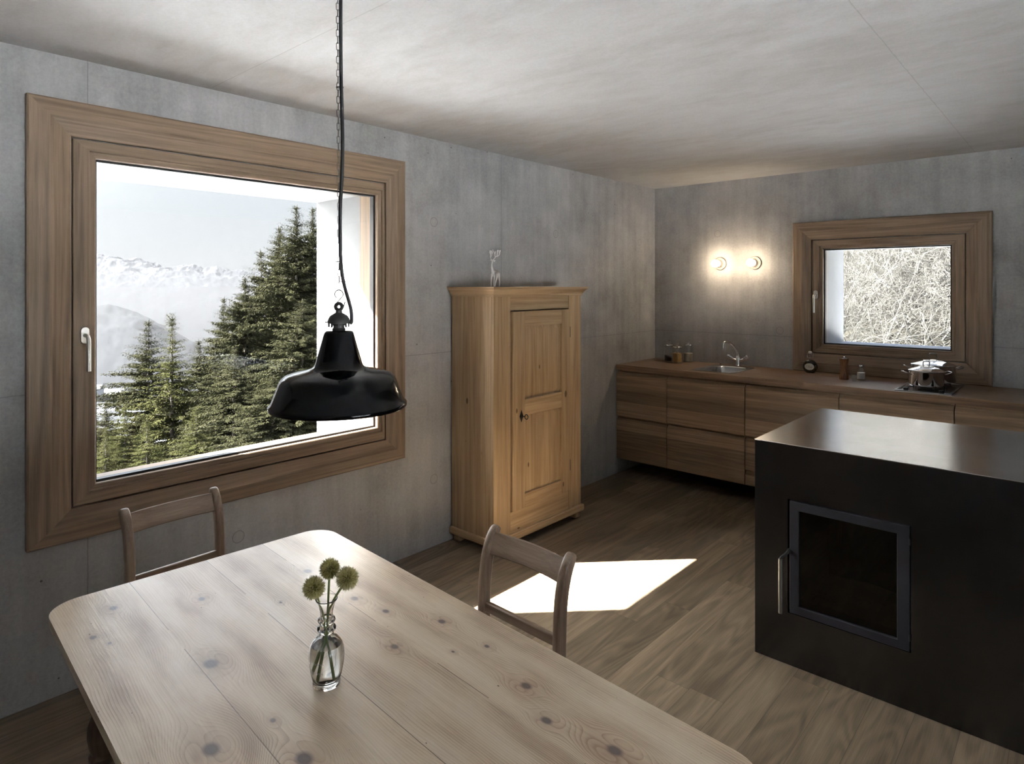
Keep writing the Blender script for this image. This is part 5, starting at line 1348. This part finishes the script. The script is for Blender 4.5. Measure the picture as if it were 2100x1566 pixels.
def spruce_meshes(seed, Ht, R, bare=0.0, dens_=1.0, droop=0.35, tw=0.20):
    rs = np.random.RandomState(seed)
    A, D, L, Wd = [], [], [], []
    BV, BF = [], []; nb = 0
    z = Ht * (0.04 + bare * 0.5)
    while z < Ht * 0.985:
        t_ = z / Ht; k = rs.randint(5, 8)
        for _ in range(k):
            az = rs.rand() * 2 * PI
            Lb = R * (1 - t_) ** 1.0 * rs.uniform(0.60, 1.15) + 0.10
            dirh = np.array([math.cos(az), math.sin(az), 0]); up0 = 0.10 + 0.55 * t_ ** 2
            n = max(3, int(Lb / (0.085 / dens_)))
            s = np.linspace(0.12 if Lb > 0.8 else 0.02, 1, n)
            dr_ = droop * (1 - t_ * 0.7) * rs.uniform(0.6, 1.3)
            P = np.array([0, 0, z + rs.uniform(-.35, .35)]) + dirh * (s * Lb)[:, None]
            up0 += rs.uniform(-0.14, 0.14)
            P[:, 2] += Lb * (up0 * s - dr_ * s ** 1.5 + 0.18 * dr_ * s ** 4)
            P += np.cumsum(rs.randn(n, 3) * 0.018, axis=0)
            tang = np.gradient(P, axis=0); tang /= np.linalg.norm(tang, axis=1)[:, None] + 1e-9
            side = np.cross(tang, [0, 0, 1.0]); side /= np.linalg.norm(side, axis=1)[:, None] + 1e-9
            for sg, m_ in ((-1, 1), (1, 1), (0, 3)):
                for _q in range(m_ * 2):
                    if sg == 0:
                        d = tang * 0.25 + side * rs.uniform(-.5, .5, (n, 1)) + np.array([0, 0, -1.0]) * rs.uniform(0.4, 1.1, (n, 1))
                        ln = tw * rs.uniform(0.5, 1.4, n) * (0.6 + 0.6 * (1 - s))
                    else:
                        d = tang * rs.uniform(0.5, 1.1, (n, 1)) + side * sg * rs.uniform(0.3, 1.0, (n, 1)) + np.array([0, 0, -1.0]) * rs.uniform(-0.1, 1.1, (n, 1))
                        ln = (tw * 1.7) * rs.uniform(0.6, 1.25, n) * np.clip(1.15 - s, 0.25, 1)
                    d /= np.linalg.norm(d, axis=1)[:, None]
                    ln = ln * min(1.0, max(0.30, Lb / 1.3)); A.append(P + rs.uniform(-.07, .07, P.shape)); D.append(d); L.append(ln); Wd.append(ln * rs.uniform(0.10, 0.19, n))
            # the branch itself
            bp = P[[0, n // 2, n - 1]]; 
            for i in range(2):
                a_, b2 = bp[i], bp[i + 1]; r0 = 0.022 * (1 - t_ * 0.6) * (1 - 0.4 * i) * min(1, Lb)
                for q in range(3):
                    an = 2 * PI * q / 3; off = np.array([-dirh[1] * math.cos(an), dirh[0] * math.cos(an), math.sin(an)]) * r0
                    BV += [a_ + off, b2 + off * 0.5]
                for q in range(3):
                    q2 = (q + 1) % 3; BF.append((nb + 2 * q, nb + 2 * q2, nb + 2 * q2 + 1, nb + 2 * q + 1))
                nb += 6
        z += rs.uniform(0.20, 0.34) * (0.6 + 0.5 * (1 - t_)) / dens_ ** 0.5
    # leader
    A.append(np.array([[0, 0, Ht - 0.45]] * 6)); dd = rs.randn(6, 3) * 0.12 + np.array([0, 0, 1]); dd[1:] += rs.randn(5, 3) * 0.4
    D.append(dd / np.linalg.norm(dd, axis=1)[:, None]); L.append(np.array([0.6, .2, .25, .2, .3, .2])); Wd.append(np.full(6, 0.02))
    V, F = spindles(np.concatenate(A), np.concatenate(D), np.concatenate(L), np.concatenate(Wd), rs)
    fol = (V, F)
    # trunk
    seg = 9; TV = []; TF = []
    for i, (r, zz) in enumerate([(0.017 * Ht * (1 - u) + 0.01, Ht * u) for u in (0, .15, .3, .5, .7, .85, 1.0)]):
        for q in range(seg): TV.append((r * math.cos(2 * PI * q / seg), r * math.sin(2 * PI * q / seg), zz))
        if i:
            for q in range(seg):
                q2 = (q + 1) % seg; TF.append(((i - 1) * seg + q, (i - 1) * seg + q2, i * seg + q2, i * seg + q))
    TF = np.array(TF); BFm = np.array(BF) + len(TV)
    return fol, (np.concatenate([np.array(TV), np.array(BV)]), np.concatenate([TF, BFm]))


VAR = {}
for nm, args, fm in (('big', dict(seed=1, Ht=17.0, R=4.3, droop=0.42, tw=0.21), m_fol), ('broad', dict(seed=2, Ht=15.0, R=4.8, droop=0.48, tw=0.22), m_fol),
                     ('mid', dict(seed=3, Ht=12.0, R=2.9, droop=0.30, tw=0.18), m_fol), ('young', dict(seed=4, Ht=12.0, R=2.3, bare=0.12, dens_=0.9, droop=0.22, tw=0.16), m_fol2)):
    f_, w_ = spruce_meshes(**args)
    VAR[nm] = (pack_mesh('foliage', f_[0], f_[1], [fm]), pack_mesh('trunk', w_[0], w_[1], [m_bark], smooth=True), args['Ht'])
CX, CY = 2.891, -5.132


def along(px, Z):      # a bearing from the room (given as tangent off the view axis) and a distance give a place on the slope
    k = (px - 1050.0) / 1307.0
    return CX + Z * (-0.669 + 0.743 * k), CY + Z * (0.743 + 0.669 * k)


# (bearing, distance, height of the tip above the room floor, variety, width scale, label)
TREES = [
    (607, 23, 4.45, 'big', 1.35, 'tallest dark spruce beside the window reveal, its tip nearest the soffit'),
    (640, 25, 4.65, 'big', 1.3, 'dark spruce partly cut off by the window reveal'),
    (572, 25, 3.9, 'broad', 1.15, 'full dark spruce just left of the tallest tree'),
    (535, 26, 3.0, 'mid', 1.7, 'spruce with a pointed tip on the descending tree line'),
    (502, 23, 1.9, 'broad', 1.1, 'broad spruce in front of the descending tree line'),
    (458, 31, 1.0, 'mid', 1.35, 'slim spruce with open crown standing out against the mist'),
    (620, 17, 1.2, 'broad', 1.2, 'lower spruce in front, directly behind the pendant lamp'),
    (478, 20, -0.4, 'mid', 1.6, 'mid height spruce left of the dense tree mass'),
    (352, 24, 0.50, 'young', 1.7, 'yellowish green spruce in the centre of the view, left of the dense mass'),
    (303, 27, 0.10, 'mid', 1.8, 'dark drooping spruce left of the yellowish one'),
    (408, 29, -0.9, 'mid', 1.6, 'small dark spruce in the gap between the big trees'),
    (255, 21, -2.4, 'young', 1.5, 'young bright green spruce at the lower left of the view'),
    (216, 25, -3.0, 'mid', 1.5, 'small spruce near the left window jamb'),
    (192, 30, -4.0, 'mid', 1.4, 'small dark spruce at the far left edge of the view'),
    (402, 19, -2.7, 'young', 1.4, 'low young spruce below the gap between the big trees'),
    (560, 16, -0.7, 'broad', 1.2, 'lowest near spruce right of the dense tree mass'),
    (300, 19, -3.4, 'young', 1.3, 'low bright spruce below the dark drooping one'),
    (215, 19, -4.1, 'young', 1.3, 'low spruce just above the sill at the left'),
]
for i, (px, Z, tip, var, ws, lab) in enumerate(TREES):
    fx_, fy_ = along(px, Z); g0 = float(gh(fx_, fy_)) - 0.2
    fm_, tm_, Ht = VAR[var]
    hgt = max(tip - g0, 3.0)
    tr = thing('spruce_tree', lab, 'tree', (fx_, fy_, g0), 'spruces on the slope outside the large window')
    s = hgt / Ht
    for me, nm in ((fm_, 'foliage'), (tm_, 'trunk')):
        o = bpy.data.objects.new(nm, me); COL.objects.link(o); o.parent = tr
        wx = ws * (0.35 + 0.65 * s) if nm == 'foliage' else s * 0.9
        o.scale = (wx, wx, s); o.rotation_euler = (0, 0, i * 1.7)

# ---- bare brush behind the small window
m_twig = flat('pale_bark', (0.032, 0.0295, 0.0245), 0.8, noise=0.25)


def brush_mesh(seed, Hs, stems):
    rs = np.random.RandomState(seed); SEGS = []
    def grow_(p, d, L, r, lvl):
        n = 6 if lvl < 2 else 5
        step = L / n; q = p.copy(); 
        for i in range(n):
            d = d + rs.randn(3) * (0.10 + 0.05 * lvl) + np.array([0, 0, 0.03]); d /= np.linalg.norm(d)
            q2 = q + d * step; r2 = r * (1 - 0.75 * (i + 1) / n)
            SEGS.append((q, q2, max(r * (1 - 0.75 * i / n), 0.0016), max(r2, 0.0012)))
            if lvl < 3:
                for _ in range(rs.randint(1, 3) if lvl > 0 else rs.randint(1, 3)):
                    a = rs.randn(3); a -= d * a.dot(d); a /= np.linalg.norm(a)
                    nd = d * rs.uniform(0.35, 0.8) + a * rs.uniform(0.5, 0.9); nd /= np.linalg.norm(nd)
                    grow_(q2, nd, L * rs.uniform(0.35, 0.62), r2 * 0.62 + 0.001, lvl + 1)
            q = q2
    for k in range(stems):
        a = rs.rand() * 2 * PI; lean = rs.uniform(0.1, 0.9)
        d = np.array([math.cos(a) * lean, math.sin(a) * lean, 1.0]); d /= np.linalg.norm(d)
        grow_(np.array([rs.uniform(-.3, .3), rs.uniform(-.3, .3), 0.0]), d, Hs * rs.uniform(0.7, 1.05), rs.uniform(0.012, 0.026), 0)
    A = np.array([s[0] for s in SEGS]); B = np.array([s[1] for s in SEGS]); ra_ = np.array([s[2] for s in SEGS]); rb = np.array([s[3] for s in SEGS])
    D = B - A; D /= np.linalg.norm(D, axis=1)[:, None]; t1 = np.cross(D, [0.31, 0.22, 0.92]); t1 /= np.linalg.norm(t1, axis=1)[:, None] + 1e-9; t2 = np.cross(D, t1)
    n = len(A); V = np.zeros((n, 6, 3))
    for k in range(3):
        an = 2 * PI * k / 3; o = t1 * math.cos(an) + t2 * math.sin(an)
        V[:, k] = A + o * ra_[:, None]; V[:, 3 + k] = B + o * rb[:, None]
    base = np.arange(n) * 6; F = np.concatenate([np.stack([base + k, base + (k + 1) % 3, base + 3 + (k + 1) % 3, base + 3 + k], 1) for k in range(3)])
    return pack_mesh('branches', V.reshape(-1, 3), F, [m_twig], smooth=True)


BR = [brush_mesh(21, 3.2, 5), brush_mesh(22, 2.6, 6), brush_mesh(23, 3.6, 4)]
BSH = []
rb_ = random.Random(12)
for row, (Z, n, s0) in enumerate(((10.0, 4, 1.0), (12.0, 5, 1.3), (15.0, 6, 1.8))):
    for k in range(n):
        px = 1660 + 330 * (k + 0.5 + rb_.uniform(-.25, .25)) / n
        BSH.append((px, Z + rb_.uniform(-.5, .5), s0 * rb_.uniform(0.85, 1.15), row, k))
for i, (px, Z, s, row, k) in enumerate(BSH):
    fx_, fy_ = along(px, Z)
    nk = (4, 5, 6)[row]
    o = bpy.data.objects.new('leafless_bush', BR[i % 3]); COL.objects.link(o)
    o.location = (fx_, fy_, float(gh(fx_, fy_)) - 0.1); o.scale = (s, s, s); o.rotation_euler = (0, 0, i * 2.1)
    tag(o, 'tangled leafless pale bush filling the view of the small window', 'bush', 'leafless bushes outside the small window')
for i, (px, Z, tip, lab) in enumerate(((1755, 16.5, 4.6, 'dark spruce behind the leafless bushes, left half of the small window'), (1700, 19, 6.0, 'dark spruce farthest left behind the leafless bushes'),
                                       (1850, 19, 6.0, 'dark spruce behind the leafless bushes, right of the middle'), (1945, 18, 6.0, 'dark spruce farthest right behind the leafless bushes'))):
    fx_, fy_ = along(px, Z); g0 = float(gh(fx_, fy_)) - 0.2
    fm_, tm_, Ht = VAR['mid']
    tr = thing('spruce_tree', lab, 'tree', (fx_, fy_, g0), 'spruces behind the bushes')
    s = (tip - g0) / Ht
    for me, nm in ((fm_, 'foliage'), (tm_, 'trunk')):
        o = bpy.data.objects.new(nm, me); COL.objects.link(o); o.parent = tr; o.scale = (s * 1.6, s * 1.6, s); o.rotation_euler = (0, 0, i * 1.1)

# ---- valley, hill, mountains (polar grids about the house)
def far_mat(name, snow, rock, thr, sc, rough=0.9):
    m, t, b, out = newmat(name)
    tcn = node(t, 'ShaderNodeTexCoord'); P = tcn.outputs['Object']
    n1 = node(t, 'ShaderNodeTexNoise', {'Vector': P, 'Scale': sc, 'Detail': 9.0, 'Roughness': 0.68, 'Distortion': 0.6})
    geo = node(t, 'ShaderNodeNewGeometry'); sp = node(t, 'ShaderNodeSeparateXYZ', {0: geo.outputs['Normal']})
    g = M(t, 'ADD', n1.outputs[0], M(t, 'MULTIPLY', sp.outputs[2], 0.25))
    k = node(t, 'ShaderNodeMapRange', {0: g, 1: thr - 0.03, 2: thr + 0.03, 3: 0.0, 4: 1.0})
    c = mixc(t, k.outputs[0], rock, snow)
    t.links.new(c, b.inputs['Base Color']); b.inputs['Roughness'].default_value = rough; b.inputs['Specular IOR Level'].default_value = 0.1
    return m


def polar(name, pxs, Zs, hf, mat):
    PX, ZZ = np.meshgrid(pxs, Zs); K = (PX - 1050.0) / 1307.0
    X = CX + ZZ * (-0.669 + 0.743 * K); Y = CY + ZZ * (0.743 + 0.669 * K)
    return grid_obj(name, X, Y, hf(PX, ZZ, X, Y), mat)


def ridge_h(PX, ZZ, X, Y):
    crest = np.interp(PX, [-900, 0, 150, 191, 250, 300, 360, 420, 480, 560, 700, 900], [60, 84, 92, 90, 84, 72, 62, 52, 40, 45, 50, 40])
    u = (ZZ - 1500) / 500.0
    prof_ = np.clip(np.where(u < 1, u, 2 - u), 0, 1)
    rid = 1 - np.abs(2 * fbm(X / 150.0, Y / 150.0, 6) - 1)
    rid2 = 1 - np.abs(2 * fbm(X / 60.0 + 40, Y / 60.0, 5) - 1)
    return -120 + (crest + 120) * prof_ ** 0.75 + (rid - 0.75) * 55 * prof_ + (rid2 - 0.75) * 22 * prof_
tag(polar('mountain_range', np.concatenate([np.linspace(-100, 150, 30), np.linspace(155, 560, 420), np.linspace(570, 900, 40)]), np.linspace(1500, 2250, 150), ridge_h, far_mat('snowy_rock', (0.021, 0.0212, 0.022), (0.0115, 0.0127, 0.0155), 0.87, 0.016)),
    'long snow covered mountain range on the horizon beyond the fog', 'mountain')


def hill_h(PX, ZZ, X, Y):
    crest = np.interp(PX, [-600, 0, 120, 191, 240, 270, 300, 340, 400, 450, 600], [30, 0, -14, -17, -20, -23, -30, -44, -62, -74, -92])
    u = (ZZ - 430) / 270.0; prof_ = np.clip(np.where(u < 1, u, 2 - u), 0, 1)
    return -95 + (crest + 95) * prof_ ** 0.8 + (fbm(X / 40.0, Y / 40.0, 6) - 0.5) * 12 * prof_ + (fbm(X / 7.0, Y / 7.0, 3) - 0.5) * 4.0
tag(polar('wooded_hill', np.linspace(-200, 600, 200), np.linspace(430, 960, 90), hill_h, far_mat('distant_forest', (0.0045, 0.0052, 0.007), (0.003, 0.0036, 0.005), 0.80, 0.05)),
    'dark wooded hill rising out of the valley at the left of the view', 'hill')


def val_h(PX, ZZ, X, Y):
    return -22 - 0.148 * (ZZ - 90) + 6 * (fbm(X / 50.0, Y / 50.0, 4) - 0.5)
tag(polar('valley_floor', np.linspace(-300, 800, 160), np.concatenate([np.linspace(90, 480, 90), np.linspace(500, 1600, 20)]), val_h, far_mat('valley_fields', (0.040, 0.041, 0.043), (0.007, 0.008, 0.0095), 0.73, 0.03)), kind='structure')

m_hw = flat('house_wall', (0.030, 0.027, 0.023), 0.9); m_hr = flat('snowy_roof', (0.055, 0.055, 0.057), 0.9)
rv = random.Random(21)
hsp = []
while len(hsp) < 14:
    px = rv.uniform(186, 262); Z = rv.uniform(300, 430)
    if all(abs(px - a) > 4 or abs(Z - b) > 18 for a, b in hsp): hsp.append((px, Z))
for i, (px, Z) in enumerate(hsp):
    fx_, fy_ = along(px, Z); g0 = -22 - 0.148 * (Z - 90) + 6 * (float(fbm(np.array(fx_ / 50.0), np.array(fy_ / 50.0), 4)) - 0.5)
    w_, d_, h_ = rv.uniform(5, 8), rv.uniform(4, 6), rv.uniform(2.5, 4)
    hs_ = thing('village_house', 'tiny pale village house on the valley floor far below', 'house', (fx_, fy_, g0 - 1), 'village houses in the valley')
    hs_.rotation_euler = (0, 0, rv.uniform(0, PI))
    obj('house_walls', MB().box(-w_ / 2, w_ / 2, -d_ / 2, d_ / 2, 0, h_ + 1), m_hw, hs_, local=True, sm=False)
    r_ = MB(); P = [(-d_ / 2 - .5, h_ + 0.9), (0, h_ + 3.2), (d_ / 2 + .5, h_ + 0.9)]
    r_.add([(-w_ / 2 - .4, *p) for p in P] + [(w_ / 2 + .4, *p) for p in P], [(0, 1, 4, 3), (1, 2, 5, 4), (0, 2, 1), (3, 4, 5), (0, 3, 5, 2)])
    obj('roof', r_, m_hr, hs_, local=True, sm=False)

# valley fog: a real, even scattering volume lying in the valley
fog = thing('valley_fog', 'pale bank of mist lying in the valley below the mountains', 'fog', (-1000, 700, -160))
for k_, (z0_, z1_, dn) in enumerate(((-160, -40, 0.0013), (-40, -12, 0.0014), (-12, 0, 0.0014), (0, 12, 0.0009), (12, 30, 0.0006), (30, 70, 0.0003))):
    mf = bpy.data.materials.new('mist'); mf.use_nodes = True; t = mf.node_tree; t.nodes.clear()
    vs_ = node(t, 'ShaderNodeVolumeScatter', {'Color': (0.050, 0.0500, 0.0530, 1), 'Density': dn, 'Anisotropy': 0.2})
    va_ = node(t, 'ShaderNodeVolumeAbsorption', {'Color': (0.0, 0.0, 0.0, 1), 'Density': dn * 0.95})
    ad_ = node(t, 'ShaderNodeAddShader', {0: vs_, 1: va_})
    ou = node(t, 'ShaderNodeOutputMaterial'); t.links.new(ad_.outputs[0], ou.inputs['Volume'])
    obj('mist_layer', MB().box(-1750, -240, -500, 1900, z0_ + 0.02, z1_ - 0.02), mf, fog, sm=False)
fog['kind'] = 'stuff'
